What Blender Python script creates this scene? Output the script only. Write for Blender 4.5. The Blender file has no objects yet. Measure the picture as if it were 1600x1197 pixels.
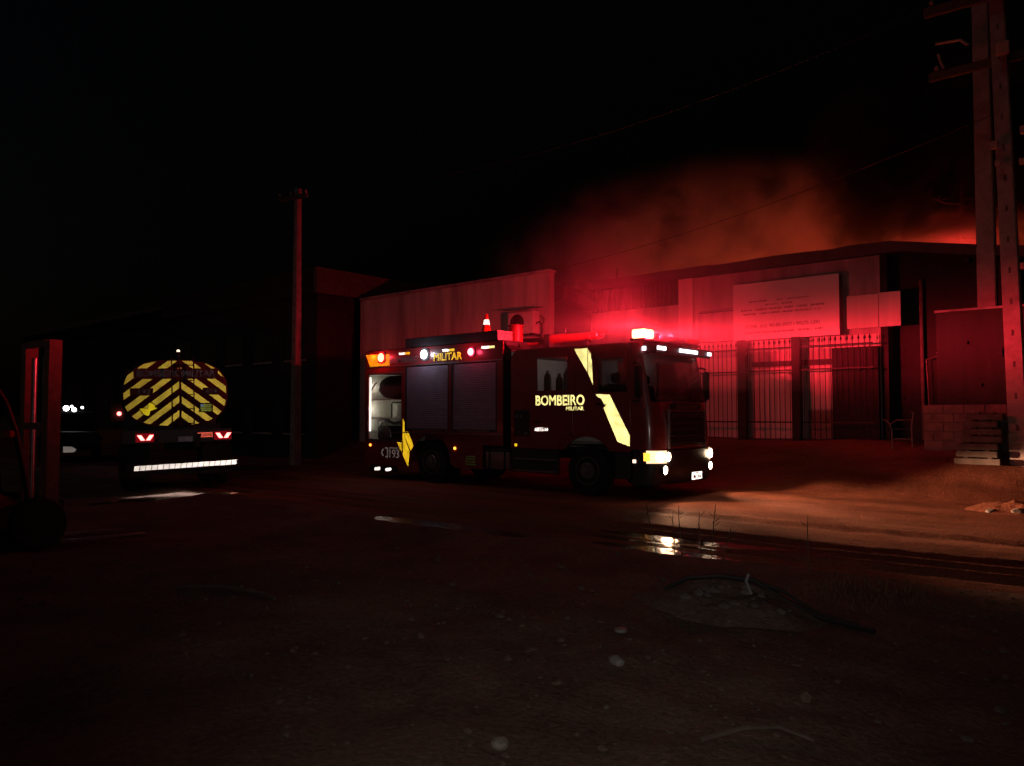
import bpy, bmesh, math, random
import numpy as np
from mathutils import Vector, Matrix

random.seed(7)
rng = np.random.default_rng(11)
R = math.radians
S = bpy.context.scene
C = S.collection

# ------------------------------------------------------------------ camera
# world: X runs along the street, Y across it (away from the photographer), Z up; metres
cam_d = bpy.data.cameras.new('camera')
cam = bpy.data.objects.new('camera', cam_d)
C.objects.link(cam)
cam_d.sensor_width = 36.0
cam_d.lens = 27.0
cam_d.clip_start = 0.05
cam_d.clip_end = 900
cam.location = (0, 0, 1.70)
cam.rotation_euler = (R(92.35), 0, R(40.4))
S.camera = cam

# ------------------------------------------------------------------ night sky
W = bpy.data.worlds.new('World')
S.world = W
W.use_nodes = True
wn = W.node_tree
bg = wn.nodes['Background']
sky = wn.nodes.new('ShaderNodeTexSky')
sky.sky_type = 'NISHITA'
sky.sun_disc = False
sky.sun_elevation = R(-5.0)
sky.sun_rotation = R(200)
wn.links.new(sky.outputs[0], bg.inputs[0])
bg.inputs[1].default_value = 0.15

# faint night light falling from behind the photographer
sun_d = bpy.data.lights.new('night_light', 'SUN')
sun_d.energy = 0.042
sun_d.angle = R(12)
sun_d.color = (1.0, 0.74, 0.60)
sun = bpy.data.objects.new('night_light', sun_d)
C.objects.link(sun)
sun.rotation_euler = (R(38), 0, R(-20))

# the phone's own flash beside the lens: what makes the reflective sheeting shine
fl_d = bpy.data.lights.new('phone_flash', 'SPOT')
fl_d.energy = 210
fl_d.spot_size = R(82)
fl_d.spot_blend = 1.0
fl_d.shadow_soft_size = 0.02
fl_d.color = (1.0, 0.90, 0.82)
fl = bpy.data.objects.new('phone_flash', fl_d)
C.objects.link(fl)
fl.location = (0.02, -0.02, 1.74)
fl.rotation_euler = (R(89.0), 0, R(36.0))

S.view_settings.view_transform = 'Standard'
S.view_settings.look = 'None'
S.view_settings.exposure = 0.0
S.view_settings.gamma = 1.0
S.view_settings.use_curve_mapping = False
S.render.engine = 'CYCLES'
S.cycles.use_denoising = True
try:
    S.cycles.denoiser = 'OPENIMAGEDENOISE'
except Exception:
    pass
S.cycles.use_adaptive_sampling = True
S.cycles.adaptive_threshold = 0.03
S.cycles.max_bounces = 8
S.cycles.diffuse_bounces = 3
S.cycles.glossy_bounces = 4
S.cycles.transparent_max_bounces = 12
S.cycles.volume_bounces = 1
S.cycles.volume_max_steps = 96
S.cycles.volume_step_rate = 2.5
S.cycles.sample_clamp_indirect = 4.0
S.cycles.caustics_reflective = False
S.cycles.caustics_refractive = False

# ------------------------------------------------------------------ materials
def nodes_of(m):
    m.use_nodes = True
    return m.node_tree.nodes, m.node_tree.links

def mat(name, col, rough=0.6, metal=0.0, var=0.25, scale=6.0, bump=0.15, bscale=40.0, coat=0.0, col2=None, streak=False):
    m = bpy.data.materials.new(name)
    N, L = nodes_of(m)
    b = N['Principled BSDF']
    b.inputs['Roughness'].default_value = rough
    b.inputs['Metallic'].default_value = metal
    if coat:
        b.inputs['Coat Weight'].default_value = coat
        b.inputs['Coat Roughness'].default_value = 0.12
    tc = N.new('ShaderNodeTexCoord')
    src = tc.outputs['Object']
    if streak:
        mp = N.new('ShaderNodeMapping')
        mp.inputs['Scale'].default_value = (1.0, 1.0, 0.14)
        L.new(src, mp.inputs[0])
        src = mp.outputs[0]
    n = N.new('ShaderNodeTexNoise')
    n.inputs['Scale'].default_value = scale
    n.inputs['Detail'].default_value = 6
    n.inputs['Roughness'].default_value = 0.62
    L.new(src, n.inputs['Vector'])
    r = N.new('ShaderNodeValToRGB')
    c2 = col2 if col2 else tuple(c * (1 - var) for c in col)
    r.color_ramp.elements[0].position = 0.32
    r.color_ramp.elements[0].color = (*c2, 1)
    r.color_ramp.elements[1].position = 0.68
    r.color_ramp.elements[1].color = (*[min(1, c * (1 + var * 0.4)) for c in col], 1)
    L.new(n.outputs['Fac'], r.inputs[0])
    L.new(r.outputs[0], b.inputs['Base Color'])
    if bump:
        n2 = N.new('ShaderNodeTexNoise')
        n2.inputs['Scale'].default_value = bscale
        n2.inputs['Detail'].default_value = 5
        L.new(tc.outputs['Object'], n2.inputs['Vector'])
        bm_ = N.new('ShaderNodeBump')
        bm_.inputs['Strength'].default_value = bump
        bm_.inputs['Distance'].default_value = 0.02
        L.new(n2.outputs['Fac'], bm_.inputs['Height'])
        L.new(bm_.outputs[0], b.inputs['Normal'])
    return m

def lamp_mat(name, col, strength):
    m = bpy.data.materials.new(name)
    N, L = nodes_of(m)
    N.remove(N['Principled BSDF'])
    e = N.new('ShaderNodeEmission')
    e.inputs[0].default_value = (*col, 1)
    e.inputs[1].default_value = strength
    L.new(e.outputs[0], N['Material Output'].inputs[0])
    return m

def retro(name, col, alpha_rough=0.22, base=0.35):
    """retroreflective sheeting: a glossy lobe that sends light back where it came from"""
    m = bpy.data.materials.new(name)
    N, L = nodes_of(m)
    b = N['Principled BSDF']
    b.inputs['Base Color'].default_value = (*[c * base for c in col], 1)
    b.inputs['Roughness'].default_value = 0.5
    g = N.new('ShaderNodeBsdfAnisotropic')
    g.inputs['Color'].default_value = (*[c * 0.60 for c in col], 1)
    g.inputs['Roughness'].default_value = alpha_rough
    # road film and scuffs that dull parts of the sheeting
    tc = N.new('ShaderNodeTexCoord')
    no = N.new('ShaderNodeTexNoise'); no.inputs['Scale'].default_value = 5.0; no.inputs['Detail'].default_value = 7; no.inputs['Roughness'].default_value = 0.7
    L.new(tc.outputs['Object'], no.inputs['Vector'])
    rp = N.new('ShaderNodeValToRGB')
    rp.color_ramp.elements[0].position = 0.30; rp.color_ramp.elements[0].color = (*[c * 0.26 for c in col], 1)
    rp.color_ramp.elements[1].position = 0.60; rp.color_ramp.elements[1].color = (*[c * 0.68 for c in col], 1)
    L.new(no.outputs['Fac'], rp.inputs[0]); L.new(rp.outputs[0], g.inputs['Color'])
    geo = N.new('ShaderNodeNewGeometry')
    L.new(geo.outputs['Incoming'], g.inputs['Normal'])
    add = N.new('ShaderNodeAddShader')
    L.new(b.outputs[0], add.inputs[0])
    L.new(g.outputs[0], add.inputs[1])
    L.new(add.outputs[0], N['Material Output'].inputs[0])
    return m

def glass_mat(name, tint, refl=0.08):
    m = bpy.data.materials.new(name)
    N, L = nodes_of(m)
    N.remove(N['Principled BSDF'])
    t = N.new('ShaderNodeBsdfTransparent')
    t.inputs[0].default_value = (*tint, 1)
    g = N.new('ShaderNodeBsdfGlossy') if hasattr(bpy.types, 'ShaderNodeBsdfGlossy') else N.new('ShaderNodeBsdfAnisotropic')
    g.inputs['Roughness'].default_value = 0.04
    f = N.new('ShaderNodeFresnel')
    f.inputs[0].default_value = 1.5
    mx = N.new('ShaderNodeMixShader')
    L.new(f.outputs[0], mx.inputs[0])
    L.new(t.outputs[0], mx.inputs[1])
    L.new(g.outputs[0], mx.inputs[2])
    L.new(mx.outputs[0], N['Material Output'].inputs[0])
    return m

M = {
 'red_paint': mat('red_vehicle_paint', (0.25, 0.030, 0.034), 0.34, 0.0, 0.2, 3, 0.02, 20, coat=0.5),
 'dark_paint': mat('dark_vehicle_paint', (0.035, 0.03, 0.034), 0.42, 0.0, 0.3, 4, 0.05, 30),
 'black_plastic': mat('black_plastic', (0.018, 0.017, 0.018), 0.55, 0.0, 0.3, 8, 0.1, 60),
 'tank_paint': mat('dull_dark_tank_paint', (0.055, 0.009, 0.011), 0.7, 0.0, 0.3, 4, 0.05, 30),
 'rubber': mat('tyre_rubber', (0.012, 0.011, 0.0105), 0.85, 0.0, 0.4, 9, 0.3, 50),
 'steel': mat('brushed_steel', (0.42, 0.42, 0.44), 0.36, 0.9, 0.25, 12, 0.05, 80),
 'rim': mat('painted_steel_rim', (0.22, 0.20, 0.20), 0.5, 0.6, 0.35, 14, 0.1, 60),
 'shutter': mat('anodised_shutter', (0.44, 0.37, 0.48), 0.42, 0.55, 0.15, 5, 0.04, 60),
 'locker': mat('locker_lining', (0.62, 0.60, 0.54), 0.5, 0.1, 0.2, 5, 0.05, 30),
 'equip': mat('dark_equipment_cloth', (0.045, 0.022, 0.022), 0.75, 0.0, 0.4, 7, 0.3, 25),
 'monitor_red': mat('deck_gun_paint', (0.28, 0.03, 0.03), 0.4, 0.1, 0.2, 7, 0.05, 40),
 'pale_metal': mat('pale_locker_metal', (0.40, 0.38, 0.37), 0.45, 0.2, 0.2, 7, 0.05, 40),
 'wall_pale': mat('stained_pale_render', (0.58, 0.50, 0.47), 0.9, 0, 0.5, 1.3, 0.35, 26, streak=True),
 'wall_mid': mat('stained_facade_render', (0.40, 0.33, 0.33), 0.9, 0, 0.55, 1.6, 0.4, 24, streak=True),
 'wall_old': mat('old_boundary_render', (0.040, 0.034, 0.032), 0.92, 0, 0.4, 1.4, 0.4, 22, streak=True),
 'wall_dark': mat('dark_render', (0.024, 0.020, 0.020), 0.92, 0, 0.4, 1.6, 0.4, 20),  # near-black render for side walls, piers, gate panel and far buildings
 'wall_brick': mat('rough_block_wall', (0.20, 0.14, 0.12), 0.93, 0, 0.4, 3.0, 0.6, 18),
 'door_pale': mat('pale_painted_door', (0.58, 0.50, 0.47), 0.7, 0, 0.25, 2.0, 0.15, 30, streak=True),
 'fascia': mat('dark_sheet_fascia', (0.07, 0.045, 0.045), 0.7, 0.3, 0.4, 4, 0.2, 15),
 'roof_sheet': mat('fibre_cement_sheet', (0.12, 0.09, 0.085), 0.85, 0, 0.4, 3, 0.3, 18),
 'sign': mat('sign_face_vinyl', (0.62, 0.56, 0.55), 0.5, 0, 0.10, 2.0, 0.03, 30),
 'sign_ink': mat('sign_ink', (0.10, 0.012, 0.02), 0.6, 0, 0.2, 5, 0.0),
 'iron': mat('dark_iron', (0.035, 0.03, 0.03), 0.6, 0.5, 0.3, 20, 0.2, 60),
 'concrete': mat('pole_concrete', (0.34, 0.28, 0.26), 0.9, 0, 0.3, 4, 0.35, 35),
 'concrete_dark': mat('weathered_concrete', (0.115, 0.092, 0.082), 0.92, 0, 0.4, 5, 0.5, 28),
 'wood': mat('weathered_timber', (0.10, 0.07, 0.055), 0.85, 0, 0.4, 9, 0.4, 30),
 'bark': mat('burnt_bark', (0.03, 0.024, 0.02), 0.95, 0, 0.4, 12, 0.5, 30),
 'porcelain': mat('glazed_porcelain', (0.50, 0.34, 0.28), 0.25, 0, 0.2, 8, 0.0),
 'ac_white': mat('aged_white_casing', (0.66, 0.62, 0.60), 0.5, 0, 0.2, 4, 0.05, 30),
 'cable': mat('black_cable', (0.012, 0.011, 0.011), 0.6, 0, 0.3, 8, 0.1, 60),
 'white_pipe': mat('white_tube_enamel', (0.14, 0.125, 0.12), 0.4, 0.1, 0.2, 12, 0.05, 50),
 'forklift_yellow': mat('worn_forklift_paint', (0.32, 0.12, 0.02), 0.5, 0.1, 0.4, 6, 0.1, 30),
 'mast_steel': mat('mast_steel', (0.30, 0.17, 0.15), 0.45, 0.35, 0.35, 9, 0.12, 40),
 'orange_cone': mat('orange_cone_plastic', (0.65, 0.07, 0.02), 0.5, 0, 0.15, 9, 0.03, 40),
 'stone': mat('pale_stone', (0.22, 0.19, 0.17), 0.9, 0, 0.35, 9, 0.5, 30),
 'clod': mat('dirt_clod', (0.11, 0.070, 0.053), 0.95, 0, 0.4, 9, 0.6, 30),
 'litter': mat('pale_litter', (0.17, 0.155, 0.145), 0.6, 0, 0.15, 9, 0.1, 30),
 'stalk': mat('dry_grass_stalk', (0.14, 0.085, 0.05), 0.85, 0, 0.3, 15, 0.1, 30),
 'glass': glass_mat('clear_window_glass', (0.80, 0.80, 0.82)),
 'glass_dark': glass_mat('tinted_window_glass', (0.42, 0.40, 0.42)),
 'pane_dark': mat('unlit_window_pane', (0.012, 0.011, 0.012), 0.08, 0, 0.1, 3, 0.0),
 'r_white': retro('white_reflective_sheeting', (1.0, 0.97, 0.92), 0.185),
 'r_yellow': retro('yellow_reflective_sheeting', (1.0, 0.96, 0.36)),
 'r_gold': retro('gold_reflective_sheeting', (0.95, 0.62, 0.02)),
 'r_amber': retro('amber_reflective_sheeting', (1.0, 0.42, 0.01)),
 'r_chev': retro('chevron_reflective_sheeting', (0.56, 0.43, 0.05)),
 'r_emblem': retro('emblem_reflective_sheeting', (0.95, 0.80, 0.02)),
 'r_dim': retro('worn_grey_reflective_sheeting', (0.10, 0.085, 0.08)),
 'r_faint': retro('faint_grey_lettering', (0.034, 0.024, 0.030)),
 'r_red': retro('red_reflective_sheeting', (1.0, 0.16, 0.10)),
 'r_green': retro('green_reflective_sheeting', (0.16, 0.20, 0.03)),
 'r_blue': retro('blue_reflective_sheeting', (0.10, 0.18, 0.24)),
 'r_flag': retro('dim_flag_sheeting', (0.010, 0.012, 0.003)),
 'band_dark': mat('dark_red_lettering_band', (0.05, 0.006, 0.012), 0.5, 0, 0.2, 6, 0.0),
 'l_red': lamp_mat('lit_red_beacon', (1.0, 0.14, 0.055), 20),
 'l_red_halo': lamp_mat('red_halo_glow', (1.0, 0.012, 0.03), 0.9),  # halo glows: emission standing in for the bloom around the lamps
 'l_pink_halo': lamp_mat('pink_halo_glow', (1.0, 0.03, 0.10), 0.8),
 'l_white_halo': lamp_mat('pale_halo_glow', (0.6, 0.6, 0.75), 0.25),
 'l_head_halo': lamp_mat('headlamp_halo_glow', (1.0, 0.62, 0.36), 1.8),  # glow over the whole cover stands in for headlamp bloom
 'l_red2': lamp_mat('lit_red_flasher', (1.0, 0.15, 0.06), 12),
 'l_pink': lamp_mat('lit_pink_flasher', (1.0, 0.22, 0.28), 7),
 'l_white': lamp_mat('lit_white_flasher', (0.95, 0.92, 1.0), 10),
 'l_led': lamp_mat('lit_white_led', (0.93, 0.92, 1.0), 4),
 'l_head': lamp_mat('lit_headlamp', (1.0, 0.70, 0.44), 20),
 'l_amber': lamp_mat('lit_amber_lamp', (1.0, 0.34, 0.035), 3.2),
 'l_marker': lamp_mat('lit_marker', (1.0, 0.72, 0.48), 2.2),
 'l_tail': lamp_mat('lit_tail_lamp', (1.0, 0.13, 0.11), 8),
 'l_tail_dim': lamp_mat('dim_red_glow', (1.0, 0.012, 0.03), 0.16),
 'l_strip': lamp_mat('lit_locker_strip', (1.0, 0.95, 0.80), 2.2),
 'flame': lamp_mat('flame', (1.0, 0.20, 0.03), 6),
}

# ------------------------------------------------------------------ mesh helpers
class MB:
    def __init__(s):
        s.v = []; s.f = []; s.marks = []
    def raw(s, v, f):
        o = len(s.v)
        s.marks.append((len(s.v), len(s.f)))
        s.v += [tuple(p) for p in v]
        s.f += [tuple(i + o for i in q) for q in f]
        return s
    def box(s, x0, x1, y0, y1, z0, z1):
        return s.raw([(x0,y0,z0),(x1,y0,z0),(x1,y1,z0),(x0,y1,z0),(x0,y0,z1),(x1,y0,z1),(x1,y1,z1),(x0,y1,z1)],
                     [(0,3,2,1),(4,5,6,7),(0,1,5,4),(1,2,6,5),(2,3,7,6),(3,0,4,7)])
    def hexa(s, b, t):
        """eight corners: bottom loop b, top loop t (counter-clockwise seen from above)"""
        return s.raw(list(b) + list(t), [(0,3,2,1),(4,5,6,7),(0,1,5,4),(1,2,6,5),(2,3,7,6),(3,0,4,7)])
    def tube(s, p0, p1, r0, r1=None, n=10, caps=True):
        r1 = r0 if r1 is None else r1
        p0 = Vector(p0); p1 = Vector(p1)
        d = (p1 - p0).normalized()
        a = d.orthogonal().normalized(); b = d.cross(a)
        v = []
        for p, r in ((p0, r0), (p1, r1)):
            for i in range(n):
                t = 2 * math.pi * i / n
                v.append(p + a * (r * math.cos(t)) + b * (r * math.sin(t)))
        f = [(i, (i + 1) % n, n + (i + 1) % n, n + i) for i in range(n)]
        if caps:
            f += [tuple(range(n - 1, -1, -1)), tuple(range(n, 2 * n))]
        return s.raw(v, f)
    def path(s, pts, r, n=8):
        pts = [Vector(p) for p in pts]
        rs = r if isinstance(r, (list, tuple)) else [r] * len(pts)
        v = []; up = None
        for i, p in enumerate(pts):
            d = (pts[min(i + 1, len(pts) - 1)] - pts[max(i - 1, 0)]).normalized()
            if up is None:
                a = d.orthogonal().normalized()
            else:
                a = (up - d * up.dot(d)).normalized()
            up = a; b = d.cross(a)
            for k in range(n):
                t = 2 * math.pi * k / n
                v.append(p + a * (rs[i] * math.cos(t)) + b * (rs[i] * math.sin(t)))
        f = []
        for i in range(len(pts) - 1):
            for k in range(n):
                f.append((i*n+k, i*n+(k+1)%n, (i+1)*n+(k+1)%n, (i+1)*n+k))
        f += [tuple(range(n - 1, -1, -1)), tuple(range((len(pts)-1)*n, len(pts)*n))]
        return s.raw(v, f)
    def lathe(s, prof, o, axis='z', n=24):
        v = []; f = []
        for r, h in prof:
            for k in range(n):
                t = 2 * math.pi * k / n
                c, q = r * math.cos(t), r * math.sin(t)
                p = {'z': (c, q, h), 'y': (c, h, q), 'x': (h, c, q)}[axis]
                v.append((o[0]+p[0], o[1]+p[1], o[2]+p[2]))
        for i in range(len(prof) - 1):
            for k in range(n):
                f.append((i*n+k, i*n+(k+1)%n, (i+1)*n+(k+1)%n, (i+1)*n+k))
        f += [tuple(range(n - 1, -1, -1)), tuple(range((len(prof)-1)*n, len(prof)*n))]
        return s.raw(v, f)
    def poly(s, pts, w0, w1, fn):
        """extrude a simple 2-D outline between depths w0 and w1; fn(u, v, w) -> point"""
        n = len(pts)
        v = [fn(a, b, w0) for a, b in pts] + [fn(a, b, w1) for a, b in pts]
        f = [tuple(range(n)), tuple(range(2*n-1, n-1, -1))] + [(i, n+i, n+(i+1)%n, (i+1)%n) for i in range(n)]
        return s.raw(v, f)
    def each(s, name, m, parent=None, **kw):
        """every piece added becomes a part of its own"""
        ends = s.marks[1:] + [(len(s.v), len(s.f))]
        for (v0, f0), (v1, f1) in zip(s.marks, ends):
            MB().raw(s.v[v0:v1], [tuple(i - v0 for i in q) for q in s.f[f0:f1]]).build(name, m, parent, **kw)
    def build(s, name, m, parent=None, smooth=False, bevel=0.0, seg=2):
        me = bpy.data.meshes.new(name)
        me.from_pydata(s.v, [], s.f)
        bm = bmesh.new(); bm.from_mesh(me)
        bmesh.ops.recalc_face_normals(bm, faces=bm.faces)
        if bevel:
            es = [e for e in bm.edges if len(e.link_faces) == 2 and e.calc_face_angle(0) > 0.5]
            bmesh.ops.bevel(bm, geom=es, offset=bevel, segments=seg, affect='EDGES', clamp_overlap=True)
        big = [fc for fc in bm.faces if len(fc.verts) > 4]
        if big:
            bmesh.ops.triangulate(bm, faces=big)
        bm.to_mesh(me); bm.free()
        if smooth:
            for p in me.polygons:
                p.use_smooth = True
            me.set_sharp_from_angle(angle=R(40))
        me.materials.append(M[m] if isinstance(m, str) else m)
        o = bpy.data.objects.new(name, me)
        C.objects.link(o)
        if parent:
            o.parent = parent
        return o

def xz(y):   # outline given in (x, z), depth added to y
    return lambda u, v, w: (u, y + w, v)
def yz(x):   # outline given in (y, z), depth added to x
    return lambda u, v, w: (x + w, u, v)

def from_curve(cu):
    ob = bpy.data.objects.new('tmp', cu)
    me = bpy.data.meshes.new_from_object(ob)
    bpy.data.objects.remove(ob)
    return me

def plate(loops, thick, fn, bevel=0.0):
    """flat panel with holes: first loop is the outline, the others are openings"""
    cu = bpy.data.curves.new('tmp', 'CURVE')
    cu.dimensions = '2D'; cu.fill_mode = 'BOTH'
    for lp in loops:
        sp = cu.splines.new('POLY')
        sp.points.add(len(lp) - 1)
        for p, q in zip(sp.points, lp):
            p.co = (q[0], q[1], 0, 1)
        sp.use_cyclic_u = True
    cu.extrude = thick / 2
    me = from_curve(cu)
    b = MB().raw([fn(v.co.x, v.co.y, v.co.z + thick / 2) for v in me.vertices], [tuple(p.vertices) for p in me.polygons])
    bpy.data.meshes.remove(me); bpy.data.curves.remove(cu)
    return b

def letters(txt, x0, x1, z0, z1, fn, thick=0.004, bold=0.012, slant=0.0):
    cu = bpy.data.curves.new('tmp', 'FONT')
    cu.body = txt; cu.extrude = 0.5; cu.offset = bold; cu.resolution_u = 3
    cu.shear = slant
    me = from_curve(cu)
    co = np.array([v.co[:] for v in me.vertices])
    a, b = co.min(0), co.max(0)
    mb = MB()
    vs = [fn(x0 + (p[0]-a[0])/(b[0]-a[0])*(x1-x0), z0 + (p[1]-a[1])/(b[1]-a[1])*(z1-z0), (p[2]-a[2])/(b[2]-a[2])*thick) for p in co]
    mb.raw(vs, [tuple(p.vertices) for p in me.polygons])
    bpy.data.meshes.remove(me); bpy.data.curves.remove(cu)
    return mb

def disc(c, n, r, k=20):
    c = Vector(c); n = Vector(n).normalized(); a = n.orthogonal().normalized(); b = n.cross(a)
    return MB().raw([c + a*(r*math.cos(2*math.pi*i/k)) + b*(r*math.sin(2*math.pi*i/k)) for i in range(k)], [tuple(range(k))])

def scribble(words, z0, z1, fn, thick, step):
    """print too small to read in the photograph: rows of letter-like strokes, one run per word"""
    m = MB(); h = z1 - z0
    for a, b in words:
        x = a
        while x < b - step*0.5:
            w = min(step*random.uniform(0.7, 1.1), b - x)
            t = step*0.26
            m.poly([(x, z0), (x+t, z0), (x+t, z1), (x, z1)], 0, thick, fn)
            k = random.random()
            zz = z0 + h*random.choice((0.0, 0.4, 0.8))
            if w > t*2.0:
                m.poly([(x+t, zz), (x+w*0.8, zz), (x+w*0.8, zz+h*0.2), (x+t, zz+h*0.2)], 0, thick, fn)
                if k > 0.4:
                    m.poly([(x+w*0.8-t, z0+h*0.2), (x+w*0.8, z0+h*0.2), (x+w*0.8, zz if zz > z0+h*0.3 else z1), (x+w*0.8-t, zz if zz > z0+h*0.3 else z1)], 0, thick, fn)
            x += w
    return m

def arc(cx, cz, r, a0, a1, n=12):
    return [(cx + r*math.cos(R(a0+(a1-a0)*i/n)), cz + r*math.sin(R(a0+(a1-a0)*i/n))) for i in range(n + 1)]

def tag(o, label, cat, group=None):
    o['label'] = label; o['category'] = cat
    if group: o['group'] = group
    return o
def struct(o, kind='structure'):
    o['kind'] = kind
    return o
def empty(name, loc, rz=0.0, rx=0.0, ry=0.0):
    o = bpy.data.objects.new(name, None)
    C.objects.link(o); o.location = loc; o.rotation_euler = (rx, ry, rz)
    o.empty_display_size = 0.3
    return o

def light(name, kind, loc, energy, col, size=0.05, parent=None, aim=None, spot=None, blend=0.5):
    d = bpy.data.lights.new(name, kind)
    d.energy = energy; d.color = col; d.shadow_soft_size = size
    o = bpy.data.objects.new(name, d)
    C.objects.link(o); o.location = loc
    if parent: o.parent = parent
    if kind == 'SPOT':
        d.spot_size = R(spot); d.spot_blend = blend
        o.rotation_euler = Vector(aim).to_track_quat('-Z', 'Y').to_euler()
    return o

def beam_profile(o, fn):
    """optics of a lamp: strength as a function of the ray's elevation (z of its direction)"""
    d = o.data
    d.use_nodes = True
    N, L = d.node_tree.nodes, d.node_tree.links
    e = [n for n in N if n.type == 'EMISSION'][0]
    geo = N.new('ShaderNodeNewGeometry')
    sep = N.new('ShaderNodeSeparateXYZ')
    L.new(geo.outputs['Normal'], sep.inputs[0])
    L.new(fn(N, L, sep.outputs[2], sep.outputs[0]), e.inputs['Strength'])

def math_node(N, L, op, a, b=None):
    n = N.new('ShaderNodeMath'); n.operation = op
    for i, x in enumerate((a, b)):
        if x is None: continue
        if isinstance(x, (int, float)): n.inputs[i].default_value = x
        else: L.new(x, n.inputs[i])
    return n.outputs[0]

# ------------------------------------------------------------------ terrain
def vnoise(x, y, seed=0):
    xi = np.floor(x).astype(int); yi = np.floor(y).astype(int)
    fx = x - xi; fy = y - yi
    fx = fx*fx*(3-2*fx); fy = fy*fy*(3-2*fy)
    def h(a, b):
        n = (a*374761393 + b*668265263 + seed*974711) & 0xffffffff
        n = ((n ^ (n >> 13)) * 1274126177) & 0xffffffff
        return ((n ^ (n >> 16)) & 0xffff) / 65535.0
    return (h(xi,yi)*(1-fx)+h(xi+1,yi)*fx)*(1-fy) + (h(xi,yi+1)*(1-fx)+h(xi+1,yi+1)*fx)*fy
def fbm(x, y, oct=4, seed=0):
    t = 0; a = 1; s_ = 0
    for i in range(oct):
        t = t + a*vnoise(x*2**i + 17*i, y*2**i - 9*i, seed+i); s_ += a; a *= 0.5
    return t / s_ - 0.5
def sstep(a, b, x):
    t = np.clip((x-a)/(b-a), 0, 1)
    return t*t*(3-2*t)
PUDDLES = [(-5.15, 9.45, 1.15, 0.30, -0.020), (-4.95, 8.72, 1.3, 0.24, -0.020), (-8.6, 8.35, 2.0, 0.42, -0.020), (-15.75, 7.9, 0.35, 1.5, -0.020), (-3.9, 9.75, 1.0, 0.22, -0.03)]
def height(X, Y):
    X = np.asarray(X, float); Y = np.asarray(Y, float)
    wob = fbm(X*0.22, X*0.0+3.3, 3, 5)
    Yw = Y + wob*0.9
    h = 1.08*sstep(16.7, 20.2, Yw + 0.5*fbm(X*0.5, Y*0.5, 3, 8))
    road = sstep(8.0, 8.9, Yw) * (1 - sstep(16.2, 17.0, Yw))
    near = np.exp(-((X+5)/16)**2 - ((Y-8)/14)**2)
    h = h + (1-road)*(0.16*fbm(X*0.35, Y*0.35, 3, 1) + 0.09*near*fbm(X*1.7, Y*1.7, 4, 2) + 0.03*near*fbm(X*7, Y*7, 3, 3)) * (1-0.6*sstep(19.5, 21, Y))
    h = h + road*(0.05*fbm(X*0.3, Y*0.8, 3, 4) + 0.022*near*fbm(X*2.2, Y*4.0, 3, 6) + 0.012*near*fbm(X*8, Y*8, 2, 9))
    # low shoulder on the near side of the road and wheel ruts in it
    h = h + 0.09*np.exp(-((Yw-7.9)/0.5)**2)
    for yr, dp, wd in ((9.15, 0.07, 0.11), (9.72, 0.085, 0.16), (10.15, 0.03, 0.12), (11.9, 0.03, 0.2)):
        ww = yr + 0.25*fbm(X*0.35, X*0+yr, 2, 13)
        h = h - dp*(0.55+0.9*(fbm(X*1.1, X*0+yr*3, 2, 15)+0.5))*np.exp(-((Y-ww)/wd)**2) + 0.03*np.exp(-((Y-ww-0.26)/0.10)**2)
    for (px, py, rx, ry, lv) in PUDDLES:
        k = np.exp(-(((X-px)/rx)**2 + ((Y-py)/ry)**2)**1.5)
        h = h*(1-0.85*k) + k*(-0.042)
    return h
def H(x, y):
    return float(height(np.array([x]), np.array([y]))[0])

def sheet(name, xs, ys, zf, m):
    X, Y = np.meshgrid(xs, ys)
    Z = zf(X, Y)
    v = np.stack([X.ravel(), Y.ravel(), Z.ravel()], 1)
    nx, ny = len(xs), len(ys)
    i = np.arange(nx*ny).reshape(ny, nx)
    q = np.stack([i[:-1,:-1].ravel(), i[:-1,1:].ravel(), i[1:,1:].ravel(), i[1:,:-1].ravel()], 1)
    me = bpy.data.meshes.new(name)
    me.from_pydata(v.tolist(), [], q.tolist())
    for p in me.polygons: p.use_smooth = True
    me.materials.append(m)
    o = bpy.data.objects.new(name, me); C.objects.link(o)
    return o

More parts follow.
